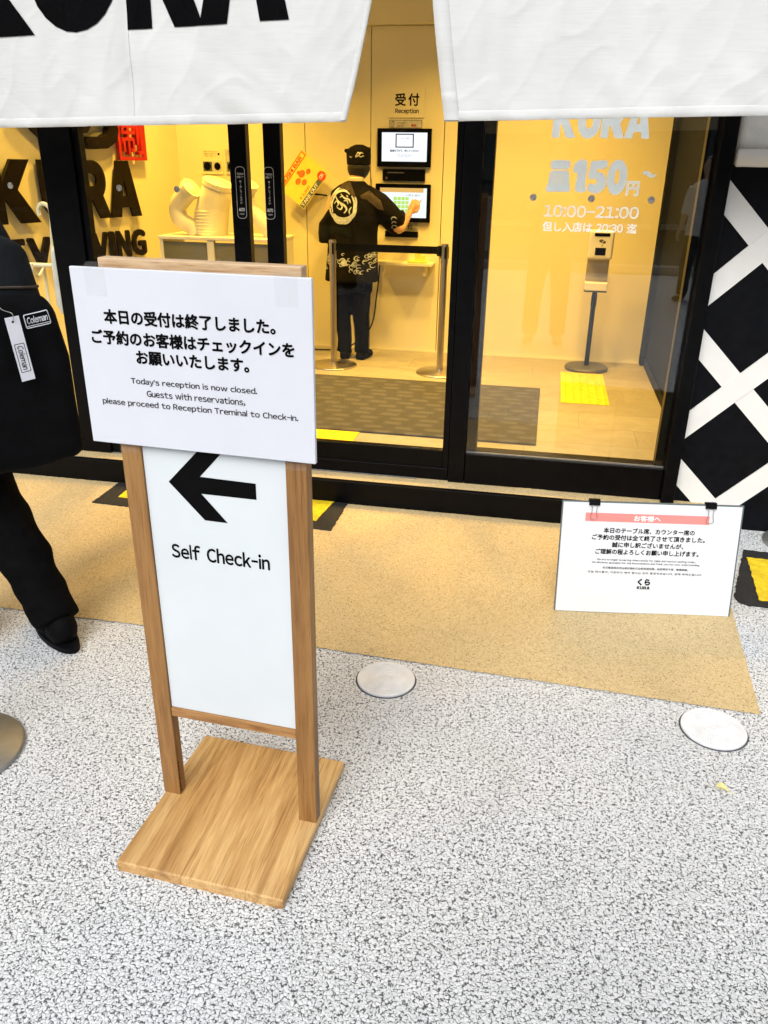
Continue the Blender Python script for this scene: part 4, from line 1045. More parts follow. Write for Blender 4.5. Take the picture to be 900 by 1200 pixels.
# ------------------------------------------------------------------ ceiling lights (lit)
ll = [(-2.1,4.7), (-.9,4.6), (.25,4.7), (-2.5,5.5), (-.75,5.25), (.1,5.5)]
for i, (x, y) in enumerate(ll):
    t = thing('ceiling_downlight', 'round warm recessed ceiling light, '+('over the left half of the mat','over the middle of the mat','over the right end of the mat','nearest the white tubes','before the reception screens','nearest the sanitiser stand')[i], 'ceiling light', (x,y,2.9), 'recessed ceiling lights above the lobby')
    obj('trim_ring', lathe(bmesh.new(), [(.075,0),(.095,0),(.095,-.006),(.072,-.010),(.072,0)], (x,y,2.8995), 32, caps=False), 'ceil_in', t)
    obj('lens', lathe(bmesh.new(), [(0,-.004),(.070,-.004),(.070,0),(0,0)], (x,y,2.8990), 32, caps=False), 'lamp', t)
    ld = bpy.data.lights.new('lamp', 'AREA'); ld.shape = 'DISK'; ld.size = .16; ld.energy = 26 if i == 3 else 19; ld.color = (1,.57,.075) if i in (0,3) else (1,.58,.115); ld.spread = R(112)
    lo = bpy.data.objects.new('lamp', ld); COL.objects.link(lo); lo.parent = t; lo.location = (0,0,-.03)

# ------------------------------------------------------------------ people
def remesh(bm, voxel, smooth=6, fac=.6):
    me = bpy.data.meshes.new('b'); bm.to_mesh(me); bm.free()
    o = bpy.data.objects.new('b', me); COL.objects.link(o)
    m = o.modifiers.new('r', 'REMESH'); m.mode = 'VOXEL'; m.voxel_size = voxel
    s = o.modifiers.new('s', 'SMOOTH'); s.iterations = smooth; s.factor = fac
    dg = bpy.context.evaluated_depsgraph_get(); out = bpy.data.meshes.new_from_object(o.evaluated_get(dg))
    bpy.data.objects.remove(o); bpy.data.meshes.remove(me); return out
def ell(bm, c, r, q=None, sub=3):
    rr = bmesh.ops.create_icosphere(bm, subdivisions=sub, radius=1)['verts']
    bmesh.ops.scale(bm, vec=r, verts=rr)
    if q: bmesh.ops.rotate(bm, cent=(0,0,0), matrix=q.to_matrix(), verts=rr)
    bmesh.ops.translate(bm, vec=V(c), verts=rr)
def loft(bm, rings):
    """rings: (centre, rx, ry, axis_x(optional vec), axis_y)"""
    n = 28; R_ = []
    for c, ax, ay in rings: R_.append([bm.verts.new(V(c)+V(ax)*math.cos(2*math.pi*i/n)+V(ay)*math.sin(2*math.pi*i/n)) for i in range(n)])
    for a, b in zip(R_, R_[1:]):
        for i in range(n): bm.faces.new((a[i], a[(i+1) % n], b[(i+1) % n], b[i]))
    bm.faces.new(R_[0][::-1]); bm.faces.new(R_[-1])
def limb(bm, pts, rads, n=20): tube(bm, smooth_path(pts, 5), [rads[min(int(i/5), len(rads)-2)]+(rads[min(int(i/5), len(rads)-2)+1]-rads[min(int(i/5), len(rads)-2)])*((i % 5)/5 if i < 5*(len(rads)-1) else 1) for i in range(5*(len(pts)-1)+1)], n)
def hand(bm, wrist, d, palm_n, side=1, s=1., curl_=.5, point=False):
    """wrist point, direction d, palm normal; five fingers"""
    d = V(d).normalized(); n = V(palm_n).normalized(); sdv = d.cross(n).normalized()*side; n = sdv.cross(d).normalized()*side
    w = V(wrist); q = [(-.030,.072,.0078),(-.010,.080,.0085),(.010,.076,.0083),(.029,.060,.0072)]
    tube(bm, [w-d*.02*s, w+d*.02*s, w+d*.055*s, w+d*.085*s], [.022*s,.026*s,.030*s,.026*s], 14)
    for k in (-1, 1): tube(bm, [w+d*.02*s+sdv*k*.016*s, w+d*.085*s+sdv*k*.024*s], [.014*s,.012*s], 10)
    for i, (o_, L, r) in enumerate(q):
        c_ = curl_*(1+.25*i) if not (point and i == 0) else .12
        p = w+d*.085*s+sdv*o_*s; dd = (d+sdv*o_*2).normalized(); pts = [p-dd*.01]
        for k, fl_ in enumerate((.45,.32,.25)):
            a = c_*(.6 if k == 0 else 1.)
            dd = (dd*math.cos(a)+n*math.sin(a)).normalized(); p = p+dd*L*fl_*s; pts.append(p)
        tube(bm, pts, [r*s,r*s*.95,r*s*.88,r*s*.7], 8)
    p = w+d*.025*s-sdv*.022*s; dd = (d*.7-sdv*.7+n*.25).normalized()
    tube(bm, [p, p+dd*.035*s, p+(dd*.6+d*.5).normalized()*.062*s, p+(dd*.3+d*.7).normalized()*.085*s], [.014*s,.0115*s,.010*s,.007*s], 8)
def drape_on(host_me, name, me2d, fr_, mat, parent, dirv, lift=.0025, step=.012):
    """flat xy print projected along dirv onto host mesh (world coordinates)"""
    bm = dicebm(me2d, step)
    tree = BVHTree.FromPolygons([v.co for v in host_me.vertices], [tuple(p.vertices) for p in host_me.polygons])
    dv = V(dirv).normalized(); bad = []
    for v in bm.verts:
        p = fr_ @ v.co; loc, nrm, i, d = tree.ray_cast(p-dv*.5, dv)
        if loc is None: bad.append(v); v.co = p
        else: v.co = loc-dv*lift
    bmesh.ops.delete(bm, geom=bad, context='VERTS')
    return obj(name, bm, mat, parent)
def world_copy(me):
    return me.copy()

# --- staff member at the terminal, seen from behind
py = 5.93
pe = thing('person', 'person in black coat with round pale crest on the back, tapping the wall screen', 'person', (-1.41,py,FL))
bm = bmesh.new()
hd = V((-1.372,py+.03,1.485))
ell(bm, hd, (.072,.088,.105)); ell(bm, hd+V((.0,.055,-.055)), (.045,.045,.045)); ell(bm, hd+V((.012,.098,-.012)), (.011,.014,.018), sub=2)
for s_ in (-1,1): ell(bm, hd+V((.073*s_,.0,-.012)), (.010,.018,.028), sub=2)
limb(bm, [(-1.375,py-.005,1.43),(-1.385,py-.01,1.36),(-1.40,py-.01,1.30)], [.048,.050,.075])
loft(bm, [((-1.40,py,1.34),(.10,0,0),(0,.06,0)), ((-1.405,py-.01,1.28),(.165,0,0),(0,.085,0)), ((-1.41,py-.01,1.12),(.150,0,0),(0,.095,0)), ((-1.415,py,.98),(.125,0,0),(0,.085,0)), ((-1.42,py,.85),(.150,0,0),(0,.105,0)), ((-1.42,py,.74),(.150,0,0),(0,.105,0))])
for s_, hx_, kx, ax_ in ((-1,-1.492,-1.490,-1.475), (1,-1.350,-1.345,-1.338)):
    limb(bm, [(hx_,py,.80),(hx_,py+.003,.62),(kx,py-.008,.44),(ax_,py-.008,.30),(ax_,py-.01,.17)], [.070,.058,.044,.040,.034])
    limb(bm, [(ax_,py-.03,.145),(ax_,py+.05,.142),(ax_+.01,py+.12,.135)], [.028,.028,.020])
wr_ = V((-1.035,6.175,1.165))
limb(bm, [(-1.255,py,1.275),(-1.165,py+.0,1.16),(-1.09,py+.06,1.07),(-1.06,py+.15,1.11),wr_], [.052,.047,.040,.034,.023])
hand(bm, wr_, (.22,.33,.50), (-.2,1,-.1), 1, .92, .35, point=True)
wl_ = V((-1.56,py+.26,1.02))
limb(bm, [(-1.535,py,1.27),(-1.575,py-.0,1.12),(-1.595,py+.05,1.0),(-1.60,py+.15,1.0),wl_], [.052,.047,.042,.034,.023])
hand(bm, wl_, (.25,.9,.1), (0,-.2,-1), -1, .92, .6)
body = obj('body', remesh(bm, .0065, 3, .5), 'skin', pe, smooth=True)
# trousers
bm = bmesh.new()
loft(bm, [((-1.42,py,.86),(.158,0,0),(0,.112,0)), ((-1.42,py,.70),(.162,0,0),(0,.118,0)), ((-1.42,py,.62),(.158,0,0),(0,.115,0))])
for hx_, kx, ax_, w in ((-1.492,-1.490,-1.475,0), (-1.350,-1.345,-1.338,1)):
    limb(bm, [(hx_,py,.74),(hx_,py+.003,.60),(kx,py-.008,.44),(ax_,py-.008,.30),(ax_,py-.012,.165)], [.086,.076,.062,.056,.055])
m_ = remesh(bm, .009, 4, .5)
for v in m_.vertices: v.co += V((.004*noise.noise(v.co*14), .005*noise.noise(v.co*11+V((3,3,3))), 0))
obj('trousers', m_, 'trouser', pe, smooth=True)
for ax_, yaw in ((-1.468,.15), (-1.338,-.2)):
    bm = bmesh.new(); d_ = V((math.sin(-yaw), math.cos(yaw), 0))
    c0 = V((ax_,py-.02,0))
    ell(bm, c0+V((0,0,.158)), (.040,.052,.043)); ell(bm, c0+d_*.10+V((0,0,.145)), (.044,.085,.030)); limb(bm, [c0-d_*.035+V((0,0,.140)), c0+d_*.06+V((0,0,.138)), c0+d_*.16+V((0,0,.136))], [.038,.040,.030])
    m_ = remesh(bm, .006, 4)
    for v in m_.vertices: v.co.z = max(v.co.z, FL+.003)
    obj('shoe', m_, 'shoe', pe, smooth=True)
# coat: straight wide body, wide sleeves
bm = bmesh.new()
loft(bm, [((-1.385,py-.012,1.385),(.062,0,0),(0,.058,0)), ((-1.395,py-.01,1.345),(.125,0,-.01),(0,.075,0)), ((-1.40,py-.012,1.30),(.185,0,-.012),(0,.098,0)), ((-1.405,py-.015,1.18),(.192,0,0),(0,.118,0)),
          ((-1.415,py-.012,1.02),(.190,0,0),(0,.118,0)), ((-1.422,py-.01,.88),(.200,0,0),(0,.128,0)), ((-1.425,py-.01,.76),(.208,0,0),(0,.135,0)), ((-1.430,py-.01,.695),(.211,0,0),(0,.138,0))])
# right sleeve (raised)
loft(bm, [((-1.29,py,1.275),(.0,0,.085),(0,.075,0)), ((-1.215,py+.0,1.225),(.045,0,.075),(0,.082,0)), ((-1.155,py+.02,1.165),(.060,0,.065),(-.01,.085,0)), ((-1.115,py+.06,1.115),(.060,0,.060),(-.03,.085,0)), ((-1.098,py+.13,1.105),(.050,.02,.055),(-.02,.08,.07))])
# left sleeve hangs wide
loft(bm, [((-1.50,py,1.275),(0,0,.085),(0,.075,0)), ((-1.575,py,1.215),(.055,0,.06),(0,.085,0)), ((-1.615,py,1.12),(.072,0,.02),(0,.09,0)), ((-1.625,py+.01,1.03),(.072,0,0),(0,.10,0)), ((-1.620,py+.02,.962),(.070,0,0),(0,.11,0))])
m_ = remesh(bm, .009, 4, .55)
for v in m_.vertices:
    k = min(1, max(0, (1.3-v.co.z)/.4))
    if v.co.x < -1.41: v.co.x = -1.41+(v.co.x+1.41)*.90
    v.co += V((.005*k*noise.noise(V((v.co.x*9, v.co.y*9, v.co.z*3))), -.010*k*noise.noise(V((v.co.x*11, 2, v.co.z*3.2)))-.006*math.sin(v.co.x*42+v.co.z*9)*k, 0))
coat_w = m_.copy()
coat = obj('coat', m_, 'coat', pe, smooth=True)
fc = frame((0,py,0), (1,0,0), (0,0,1))
def crib(pts, w):
    """ribbon outline from 2-D centre line"""
    P_ = [V((a, b)) for a, b in pts]; L, Rr = [], []
    for i, p in enumerate(P_):
        t = (P_[min(i+1, len(P_)-1)]-P_[max(i-1, 0)]).normalized(); nrm = V((-t.y, t.x)); ww = w*(.35+.65*math.sin(math.pi*min(1, max(0, (i+.5)/len(P_)))))
        L.append(tuple(p+nrm*ww)); Rr.append(tuple(p-nrm*ww))
    return L+Rr[::-1]
cx, cz, rr = -1.456, 1.222, .108
lobe = []
for i in range(72):
    a = 2*math.pi*i/72; q = rr*(1+.045*abs(math.sin(4*a))); lobe.append((cx+.96*q*math.cos(a), cz+1.12*q*math.sin(a)))
inn = [(cx+(a-cx)*.90, cz+(b-cz)*.90) for a, b in lobe]
drape_on(coat_w, 'crest', fill2d([lobe, inn]), fc, 'crest', coat, (0,1,0))
rnd = random.Random(3)
def bez(pts, n=7): return [(p.x, p.y) for p in smooth_path([(cx+a*rr, cz+b*rr, 0) for a, b in pts], n)]
wv = [(bez([(-.72,-.45),(-.80,.15),(-.45,.78),(.10,.92),(.48,.70)]), .0085), (bez([(.60,.62),(.80,.20),(.76,-.40),(.48,-.72)]), .0085),
      (bez([(-.55,.60),(-.30,.25),(.10,.05),(.30,-.20),(.12,-.45)]), .0075), (bez([(-.15,.72),(.12,.48),(.42,.40),(.55,.18)]), .0065),
      (bez([(-.62,.10),(-.45,.28),(-.30,.10),(-.42,-.05)]), .0048), (bez([(.08,.30),(.30,.32),(.38,.12)]), .0045), (bez([(-.40,-.10),(-.12,-.22),(-.02,-.02),(-.18,.10)]), .0055),
      (bez([(.62,-.05),(.48,-.28),(.52,-.50)]), .005), (bez([(-.20,.50),(-.02,.62)]), .004), (bez([(.25,.66),(.36,.54)]), .004)]
for p_, w_ in wv: drape_on(coat_w, 'crest_curl', fill2d([crib(p_, w_)]), fc, 'crest', coat, (0,1,0), .003)
bowl = arc(cx, cz-.030, .086, .082, 195, 345, 18)+arc(cx+.004, cz-.048, .060, .028, 345, 195, 14)
drape_on(coat_w, 'crest_curl', fill2d([bowl]), fc, 'crest', coat, (0,1,0), .0032)
# wave print round the hem
sp = []
for i in range(64):
    bx = -1.64+rnd.random()*.43; bz = .785+rnd.random()*.11+.02*math.sin(bx*20); q = .010+.020*rnd.random(); st = rnd.random()*90; tn = 180+120*rnd.random()
    sp.append(crib([(bx+q*(1-.5*t/9)*math.cos(R(st+tn*t/9)), bz+.75*q*(1-.5*t/9)*math.sin(R(st+tn*t/9))) for t in range(10)], .0026))
sp.append(arc(-1.445,.835,.022,.022,0,360,14))
bmj = joinme([fill2d([s_]) for s_ in sp]); drape_on(coat_w, 'wave_print', bmj, fc, 'crest', coat, (0,1,0), .003)
drape_on(coat_w, 'wave_print', joinme([fill2d([crib([(-1.47+.01*k, .925+.003*math.sin(k*2)) for k in range(9)], .0035)])]), fc, 'crest', coat, (0,1,0), .003)
sp = [crib([(-1.10+q*math.cos(R(a_)), z_+q*.8*math.sin(R(a_))) for a_ in range(0,220,24)], .0032) for z_, q in ((1.08,.018),(1.11,.014),(1.14,.016))]
drape_on(coat_w, 'sleeve_print', joinme([fill2d([s_]) for s_ in sp]), fc, 'crest', coat, (0,1,0), .003)
# faded collar and shoulder bands
drape_on(coat_w, 'collar_band', fill2d([[(-1.455,1.40),(-1.425,1.405),(-1.385,1.33),(-1.36,1.285),(-1.375,1.275),(-1.42,1.33),(-1.49,1.335)]]), fc, 'coat_grey', coat, (0,1,0), .003)
drape_on(coat_w, 'shoulder_band', fill2d([[(-1.335,1.29),(-1.275,1.325),(-1.19,1.26),(-1.165,1.195),(-1.21,1.205),(-1.285,1.265),(-1.32,1.27)]]), fc, 'coat_grey', coat, (0,1,0), .003)
drape_on(coat_w, 'back_panel', fill2d([[(-1.66,1.09),(-1.40,1.075),(-1.385,1.01),(-1.47,1.03),(-1.52,1.045),(-1.60,1.0),(-1.685,1.03)]]), fc, 'nylon', coat, (0,1,0), .002)
bm = bmesh.new(); lathe(bm, [(.052,-.012),(.055,.010),(.050,.014)], (-1.382,py-.008,1.395), 24, caps=False); o = obj('inner_collar', bm, 'wall_in', pe); o.modifiers.new('s','SOLIDIFY').thickness = .003
# cap with corners, hair
bm = bmesh.new(); hc = hd+V((0,-.008,.058))
ell(bm, hd+V((0,-.012,-.018)), (.079,.092,.080)); mh = remesh(bm, .006, 3)
for v in mh.vertices:
    if v.co.y > hd.y+.03: v.co.y = hd.y+.03
obj('hair', mh, 'hair', pe, smooth=True)
bm = bmesh.new()
loft(bm, [(hc+V((0,0,-.055)),(.082,0,0),(0,.098,0)), (hc+V((0,0,.0)),(.086,0,0),(0,.100,0)), (hc+V((.0,0,.040)),(.084,0,0),(0,.092,0)), (hc+V((.004,0,.062)),(.060,0,0),(0,.07,0)), (hc+V((.004,0,.076)),(.025,0,0),(0,.035,0))])
for dx, dz in ((-.082,.036), (.070,.048)): ell(bm, hc+V((dx,-.01,dz)), (.020,.030,.014))
cap = remesh(bm, .006, 3, .5); cap_w = cap.copy(); capo = obj('cap', cap, 'coat', pe, smooth=True)
sp = [crib([(hc.x+.02+.03*math.cos(a*.7)*(.3+.07*a), hc.z+.01+.016*math.sin(a*.9)) for a in range(9)], .003), crib([(hc.x+.01+.006*a, hc.z+.022+.004*math.sin(a*1.7)) for a in range(8)], .003), crib([(hc.x+.015+.006*a, hc.z+.0+.004*math.sin(a*1.3)) for a in range(8)], .0025), crib([(hc.x-.05+.005*a, hc.z-.005+.004*math.sin(a*1.5)) for a in range(6)], .002)]
drape_on(cap_w, 'cap_print', joinme([fill2d([s_]) for s_ in sp]), fc, 'beige', capo, (0,1,0), .002, .008)
bm = bmesh.new(); tube(bm, smooth_path([hd+V((.078,-.01,.02)), hd+V((.083,-.02,-.02)), hd+V((.092,-.03,-.06)), (-1.262,py-.05,1.36), (-1.265,py-.09,1.31)], 6), .0022, 6); obj('earpiece_wire', bm, 'black_matte', pe)
# paper in the right hand
# --- pedestrian with backpack, walking out of frame to the left
C0 = V((-1.675,2.045,0)); D = V((-.82,.572,0)).normalized(); Rv = V((.572,.82,0)).normalized()
def Q(f_, r_, z): return C0+D*f_+Rv*r_+V((0,0,z))
def QT(f_, r_, z): return Q(f_+.07, r_-.065, z)
pp = thing('person', 'person in black clothes walking out of the picture at the left edge', 'person', C0)
LH = dict(hip=(0.03,-.09,.86), knee=(.14,-.12,.50), ank=(.05,-.20,.10)); RH = dict(hip=(0.07,.07,.86), knee=(.23,.04,.50), ank=(-.140,.085,.10))
bm = bmesh.new()
H2 = QT(.10,-.03,1.60)
ell(bm, H2, (.078,.098,.118), V((0,1,0)).rotation_difference(D)); limb(bm, [QT(.06,-.02,1.52), QT(.03,-.01,1.45), QT(.0,0,1.38)], [.052,.055,.08])
ell(bm, QT(.215,-.03,1.585), (.014,.014,.020), sub=2)
for s_ in (-1,1): ell(bm, H2+Rv*.08*s_+V((0,0,-.01)), (.016,.012,.03), sub=2)
loft(bm, [(QT(.02,0,1.42),Rv*.12,D*.07), (QT(.02,0,1.36),Rv*.18,D*.095), (QT(.0,0,1.18),Rv*.165,D*.11), (QT(0,0,1.02),Rv*.14,D*.10), (QT(0,0,.88),Rv*.165,D*.12), (QT(0,0,.80),Rv*.15,D*.11)])
for L_ in (LH, RH):
    a, b, c = (Q(*L_[k]) for k in ('hip','knee','ank')); limb(bm, [a, (a+b)/2, b, (b+c)/2, c], [.09,.08,.06,.055,.038])
    limb(bm, [c-D*.03-V((0,0,.045)), c+D*.06-V((0,0,.055)), c+D*.15-V((0,0,.07))], [.030,.030,.022])
for s_ in (-1,1):
    w_ = QT(.24 if s_ < 0 else .10, .20*s_, .95 if s_ < 0 else .84)
    limb(bm, [QT(.02,.185*s_,1.37), QT(.0,.225*s_,1.22), QT(.0 if s_ > 0 else .03,.235*s_,1.10), QT(.08,.23*s_,.98), w_], [.055,.048,.042,.036,.024])
    hand(bm, w_, D*.4+V((0,0,-.9)), -Rv*s_, -s_, 1., .35)
obj('body', remesh(bm, .0075, 3, .5), 'skin', pp, smooth=True)
bm = bmesh.new()
loft(bm, [(QT(.02,0,1.445),Rv*.09,D*.07), (QT(.02,0,1.40),Rv*.175,D*.10), (QT(.0,0,1.30),Rv*.205,D*.13), (QT(0,0,1.05),Rv*.19,D*.13), (QT(0,0,.86),Rv*.19,D*.14), (QT(0,0,.76),Rv*.19,D*.14)])
for s_ in (-1,1):
    w_ = QT(.23 if s_ < 0 else .09, .205*s_, .965 if s_ < 0 else .86)
    limb(bm, [QT(.02,.175*s_,1.36), QT(.0,.225*s_,1.22), QT(.0 if s_ > 0 else .03,.237*s_,1.10), QT(.08,.232*s_,.99), w_], [.072,.066,.060,.050,.042])
m_ = remesh(bm, .010, 4, .5)
for v in m_.vertices: v.co += V((.006,.006,.004))*noise.noise(v.co*9)
obj('jacket', m_, 'nylon', pp, smooth=True)
bm = bmesh.new()
loft(bm, [(Q(0,0,.90),Rv*.17,D*.125), (Q(0,0,.78),Rv*.175,D*.13), (Q(0,0,.72),Rv*.16,D*.12)])
for L_ in (LH, RH):
    a, b, c = (Q(*L_[k]) for k in ('hip','knee','ank')); limb(bm, [a, (a+b)/2, b, (b+c)/2, c+V((0,0,-.020))-D*.015], [.112,.110,.104,.088,.070])
m_ = remesh(bm, .009, 4, .5)
for v in m_.vertices:
    k = 1.0 if v.co.z > .2 else 1.6
    v.co += V((.010*k*noise.noise(v.co*V((8,8,16))), .010*k*noise.noise(v.co*V((8,8,16))+V((5,1,2))), 0)) if False else V((.010*k*noise.noise(V((v.co.x*8, v.co.y*8, v.co.z*16))), .010*k*noise.noise(V((v.co.x*8+5, v.co.y*8, v.co.z*16))), 0))
obj('trousers', m_, 'trouser', pp, smooth=True)
for L_ in (LH, RH):
    c = Q(*L_['ank']); c.z = 0; bm = bmesh.new(); q = V((0,1,0)).rotation_difference(D)
    ell(bm, c-D*.03+V((0,0,.062)), (.050,.062,.060), q); ell(bm, c+D*.09+V((0,0,.044)), (.056,.11,.046), q); limb(bm, [c-D*.06+V((0,0,.030)), c+D*.04+V((0,0,.028)), c+D*.17+V((0,0,.026))], [.040,.044,.036])
    m_ = remesh(bm, .006, 5)
    for v in m_.vertices: v.co.z = max(v.co.z, .016)
    sho = obj('shoe', m_, 'shoe', pp, smooth=True)
    out = [c-D*.03+(D*(.145*math.cos(a)+.055)+Rv*.049*math.sin(a)) for a in [2*math.pi*i/36 for i in range(36)]]
    obj('sole', prism(bmesh.new(), [(p.x, p.y, .001) for p in out], (0,0,.018)), 'black_matte', sho)
bm = bmesh.new(); ell(bm, H2+V((0,0,.02))-D*.014, (.088,.105,.115), V((0,1,0)).rotation_difference(D)); mh = remesh(bm, .008, 3)
obj('hair', mh, 'hair', pp, smooth=True)

# backpack (rests on the pedestrian's back)
bp = thing('backpack', 'large black backpack with a white printed patch and a white hang tag', 'backpack', Q(-.25,0,.75))
def bagbox(f0, f1, r0, r1, z0, z1, bev, name, mat, lump=.008, taper=0., par=None):
    bm = bmesh.new(); box(bm, f0, f1, r0, r1, z0, z1, bev, 5); bmesh.ops.subdivide_edges(bm, edges=bm.edges, cuts=2, use_grid_fill=True)
    for v in bm.verts:
        k = (v.co.z-z0)/(z1-z0); rc_ = (r0+r1)/2; v.co.y = rc_+(v.co.y-rc_)*(1-taper*max(0, k-.45)**1.5*2.2)
        if v.co.x < (f0+f1)/2: v.co.x += taper*.25*max(0, k-.5)**2*2
        v.co = Q(v.co.x, v.co.y, v.co.z)
        v.co += V((1,1,1))*lump*noise.noise(v.co*9)
    me = remesh(bm, .007, 3, .5) if lump else None
    cp = me.copy(); o = obj(name, me, mat, par or bp, smooth=True); return o, cp
main, mainw = bagbox(-.425,-.085,-.195,.135,.76,1.345,.085,'main_compartment','nylon',.022,.46)
pock, pockw = bagbox(-.490,-.395,-.225,.135,.735,1.185,.047,'front_pocket','nylon2',.016,.12)
# zip line over the pocket top
bm = bmesh.new(); tree = BVHTree.FromPolygons([v.co for v in mainw.vertices], [tuple(p.vertices) for p in mainw.polygons]); pts = []
for i in range(40):
    r_ = -.185+i*.31/39; z = 1.19+.012*math.sin(i/39*math.pi)
    l_, _, _, _ = tree.ray_cast(Q(-.8, r_, z), D)
    if l_: pts.append(l_-D*.003)
tube(bm, pts, .004, 6); obj('zip', bm, 'coat_grey', bp)
# patch on pocket: frame facing -D ; x axis towards image right = +Rv
def fr_at(r_, z, tilt=0.): 
    ux = Rv*math.cos(tilt)+V((0,0,1))*math.sin(tilt); uy = -Rv*math.sin(tilt)+V((0,0,1))*math.cos(tilt); return frame(Q(-.5,r_,z), ux, uy)
def rrect(w, h, r): return arc(w-r, h-r, r, r, 0, 90, 4)+arc(-w+r, h-r, r, r, 90, 180, 4)+arc(-w+r, -h+r, r, r, 180, 270, 4)+arc(w-r, -h+r, r, r, 270, 360, 4)
pf = fr_at(.052, 1.128, .10)
drape_on(pockw, 'logo_patch', fill2d([rrect(.0330,.0175,.004), rrect(.0308,.0153,.003)]), pf, 'tagwhite', pock, D, .003)
drape_on(pockw, 'logo_patch', fill2d([[(-.0295,-.0128),(.0295,-.0128),(.0295,-.0112),(-.0295,-.0112)]]), pf, 'tagwhite', pock, D, .003)
me = textmesh('Coleman', 0, .03, shear=.2); fit(me, .054, .0175, 0, .0015); drape_on(pockw, 'logo_patch', me, pf, 'tagwhite', pock, D, .003)
# hang tag
tf = frame(Q(-.448,-.003,.985), Rv*math.cos(.16)+V((0,0,1))*math.sin(.16), -Rv*math.sin(.16)*-1+V((0,0,1))) 
tl = R(12); tux = Rv*math.cos(tl)+V((0,0,1))*math.sin(tl)*.45; tuy = V((0,0,1))*math.cos(tl)-Rv*math.sin(tl)*1.0; tuy = (tuy-tux*tuy.dot(tux)/tux.length_squared).normalized()
tf = frame(Q(-.512,-.012,1.066), tux, tuy)
me = fill2d([[(-.017,-.080),(.017,-.080),(.017,.080),(-.017,.080)], arc(0,.068,.0035,.0035,0,360,10)], .0008); me.transform(tf); tg_ = obj('hang_tag', me, 'tagwhite', bp)
tf2 = tf @ Matrix.Rotation(R(-90), 4, 'Z')
me = fill2d([rrect(.036,.0125,.003), rrect(.0345,.011,.0025)]); me.transform(tf2 @ Matrix.Translation((.022,0,.0012))); obj('tag_print', me, 'ink', tg_)
me = textmesh('Coleman', 0, .01, shear=.2); fit(me, .060, .0155, .022, .001); me.transform(tf2 @ Matrix.Translation((0,0,.0012))); obj('tag_print', me, 'ink', tg_)
bm = bmesh.new(); tp = tf @ V((0,.068,.001)); tube(bm, smooth_path([tp, tp+V((0,0,.02))-D*.004, Q(-.487,-.032,1.162), Q(-.462,-.032,1.182)], 6), .0009, 6); obj('tag_chain', bm, 'steel', bp)
for s_ in (-1,1):
    bm = bmesh.new(); tube(bm, smooth_path([Q(-.16,.09*s_,1.31), Q(-.06,.115*s_,1.435), Q(.08,.12*s_,1.43), Q(.155,.13*s_,1.30), Q(.14,.165*s_,1.10), Q(-.02,.20*s_,.98), Q(-.16,.15*s_,.90)], 6), .016, 8); obj('shoulder_strap', bm, 'nylon2', bp, smooth=True)
bm = bmesh.new(); tube(bm, smooth_path([Q(-.17,-.03,1.345), Q(-.18,-.02,1.375), Q(-.18,.02,1.375), Q(-.17,.03,1.345)], 6), .008, 8); obj('grab_handle', bm, 'nylon2', bp, smooth=True)

# ------------------------------------------------------------------ the street behind the camera (mirrored by the glass)
sheet('road', [(-60,-16),(60,-16),(60,-6.2),(-60,-6.2)], .004, 'road') if 'road' in M else None
obj('road_kerb', B(-60,60,-6.2,-6.02,0,.12,.01), 'facade', kind='structure')
ob = thing('opposite_building', 'dark grey building with rows of windows across the road', 'building', (0,-19,0))
obj('wall', B(-30,30,-24,-18.5,0,9), 'dark_wall', ob)
for i in range(14):
    for z in (1.0, 4.8): 
        fr_o = obj('window', B(-28+i*4,-25.6+i*4,-18.5,-18.44,z,z+1.9,.01), 'black', ob); obj('pane', B(-27.9+i*4,-25.7+i*4,-18.439,-18.43,z+.08,z+1.82), 'slate', fr_o)
for i, x in enumerate((-9,-3.5,2.6,7.5,13)):
    hg = thing('street_tree', 'street tree with a round dark crown, number %s from the left across the road' % ('one','two','three','four','five')[i], 'tree', (x,-15,0), 'street trees across the road')
    bm = bmesh.new(); tube(bm, smooth_path([(x,-15,0),(x+.05,-15,1.4),(x-.05,-15,3.2)], 5), [.12-.004*k for k in range(11)], 10); obj('trunk', bm, 'coat_grey', hg)
    bm = bmesh.new(); rn = random.Random(i)
    for k in range(1500):
        while True:
            p = V((rn.uniform(-1,1), rn.uniform(-1,1), rn.uniform(-1,1)))
            if p.length < 1 and noise.noise(p*2.2+V((i,0,0))) > -.18: break
        c = V((x,-15,3.9))+V((p.x*1.9, p.y*1.7, p.z*1.7)); a = V((rn.uniform(-1,1), rn.uniform(-1,1), rn.uniform(-1,1))).normalized(); b = a.orthogonal().normalized()
        q = .16; bm.faces.new([bm.verts.new(c+a*q), bm.verts.new(c+b*q*.6), bm.verts.new(c-a*q), bm.verts.new(c-b*q*.6)])
    obj('crown', bm, 'foliage', hg)

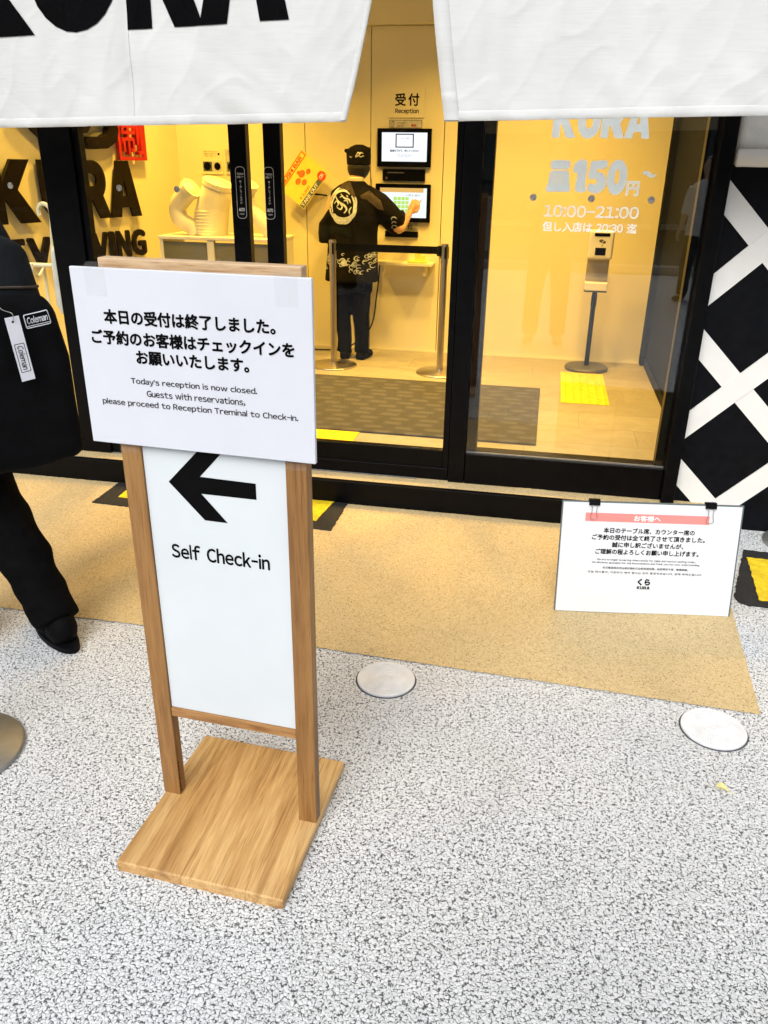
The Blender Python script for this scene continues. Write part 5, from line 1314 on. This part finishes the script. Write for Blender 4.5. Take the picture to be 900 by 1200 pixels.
def stander(loc, yaw, h, top, bottom, label, arms):
    """plain standing pedestrian, facing +y before turning"""
    t = thing('person', label, 'person', loc); k = h/1.7
    Rm = Matrix.Rotation(yaw, 3, 'Z'); Tn = lambda p: V(loc)+Rm @ (V(p)*k)
    def fin(bm, vox, name, mat):
        for v in bm.verts: v.co = Tn(v.co)
        return obj(name, remesh(bm, vox, 4, .5), mat, t, smooth=True)
    bm = bmesh.new(); ell(bm, (0,.01,1.59), (.075,.092,.112)); ell(bm, (0,.10,1.58), (.012,.014,.018), sub=2)
    for s_ in (-1,1): ell(bm, (.077*s_,0,1.58), (.010,.017,.028), sub=2)
    limb(bm, [(0,0,1.53),(0,-.01,1.45),(0,-.01,1.38)], [.052,.055,.075])
    loft(bm, [((0,0,1.42),(.12,0,0),(0,.06,0)), ((0,0,1.36),(.18,0,0),(0,.085,0)), ((0,0,1.1),(.14,0,0),(0,.09,0)), ((0,0,.9),(.16,0,0),(0,.105,0)), ((0,0,.80),(.15,0,0),(0,.1,0))])
    for s_ in (-1,1):
        limb(bm, [(.09*s_,0,.86),(.10*s_,0,.66),(.115*s_,.01,.48),(.12*s_,0,.28),(.125*s_,-.01,.09)], [.085,.075,.056,.052,.036])
        limb(bm, [(.125*s_,-.04,.045),(.13*s_,.06,.045),(.14*s_,.15,.035)], [.034,.034,.026])
        p = arms[0 if s_ < 0 else 1]; limb(bm, [(.175*s_,0,1.37),(.21*s_,0,1.24),p[0],((V(p[0])+V(p[1]))/2),p[1]], [.052,.046,.040,.034,.023])
        hand(bm, p[1], V(p[1])-V(p[0]), (-s_,0,.2), -s_, 1., .5)
    fin(bm, .010, 'body', 'skin')
    bm = bmesh.new(); loft(bm, [((0,0,1.45),(.08,0,0),(0,.06,0)), ((0,0,1.40),(.175,0,0),(0,.085,0)), ((0,0,1.30),(.20,0,0),(0,.115,0)), ((0,0,1.05),(.18,0,0),(0,.12,0)), ((0,0,.80),(.195,0,0),(0,.13,0))])
    for s_ in (-1,1):
        p = arms[0 if s_ < 0 else 1]; e = V(p[0]).lerp(V(p[1]), .25); limb(bm, [(.165*s_,0,1.36),(.20*s_,0,1.25),p[0],V(p[0]).lerp(V(p[1]), .12),e], [.068,.064,.056,.052,.050])
    fin(bm, .011, 'shirt', top)
    bm = bmesh.new(); loft(bm, [((0,0,.92),(.165,0,0),(0,.115,0)), ((0,0,.80),(.175,0,0),(0,.12,0)), ((0,0,.76),(.165,0,0),(0,.11,0))])
    for s_ in (-1,1): limb(bm, [(.088*s_,0,.80),(.10*s_,0,.64),(.115*s_,.01,.46),(.12*s_,0,.28),(.125*s_,-.01,.08)], [.095,.09,.078,.072,.070])
    fin(bm, .011, 'trousers', bottom)
    for s_ in (-1,1):
        bm = bmesh.new(); ell(bm, (.125*s_,-.03,.055), (.042,.055,.05)); ell(bm, (.135*s_,.09,.038), (.048,.095,.034)); fin(bm, .009, 'shoe', 'shoe')
    bm = bmesh.new(); ell(bm, (0,-.012,1.615), (.085,.098,.105)); fin(bm, .009, 'hair', 'hair')
    return t
stander((.02,-.42,0), 0, 1.70, 'coat_grey', 'trouser', 'person in a dark top standing before the entrance, mirrored in the right window', [((-.24,.06,1.14),(-.10,.32,1.30)), ((.24,.06,1.14),(.10,.32,1.30))])
stander((1.75,-3.4,0), R(35), 1.62, 'white_paint', 'trouser', 'passer-by in a white shirt on the pavement, mirrored in the right window', [((-.23,.0,1.10),(-.24,.08,.86)), ((.23,.0,1.10),(.22,.18,.95))])
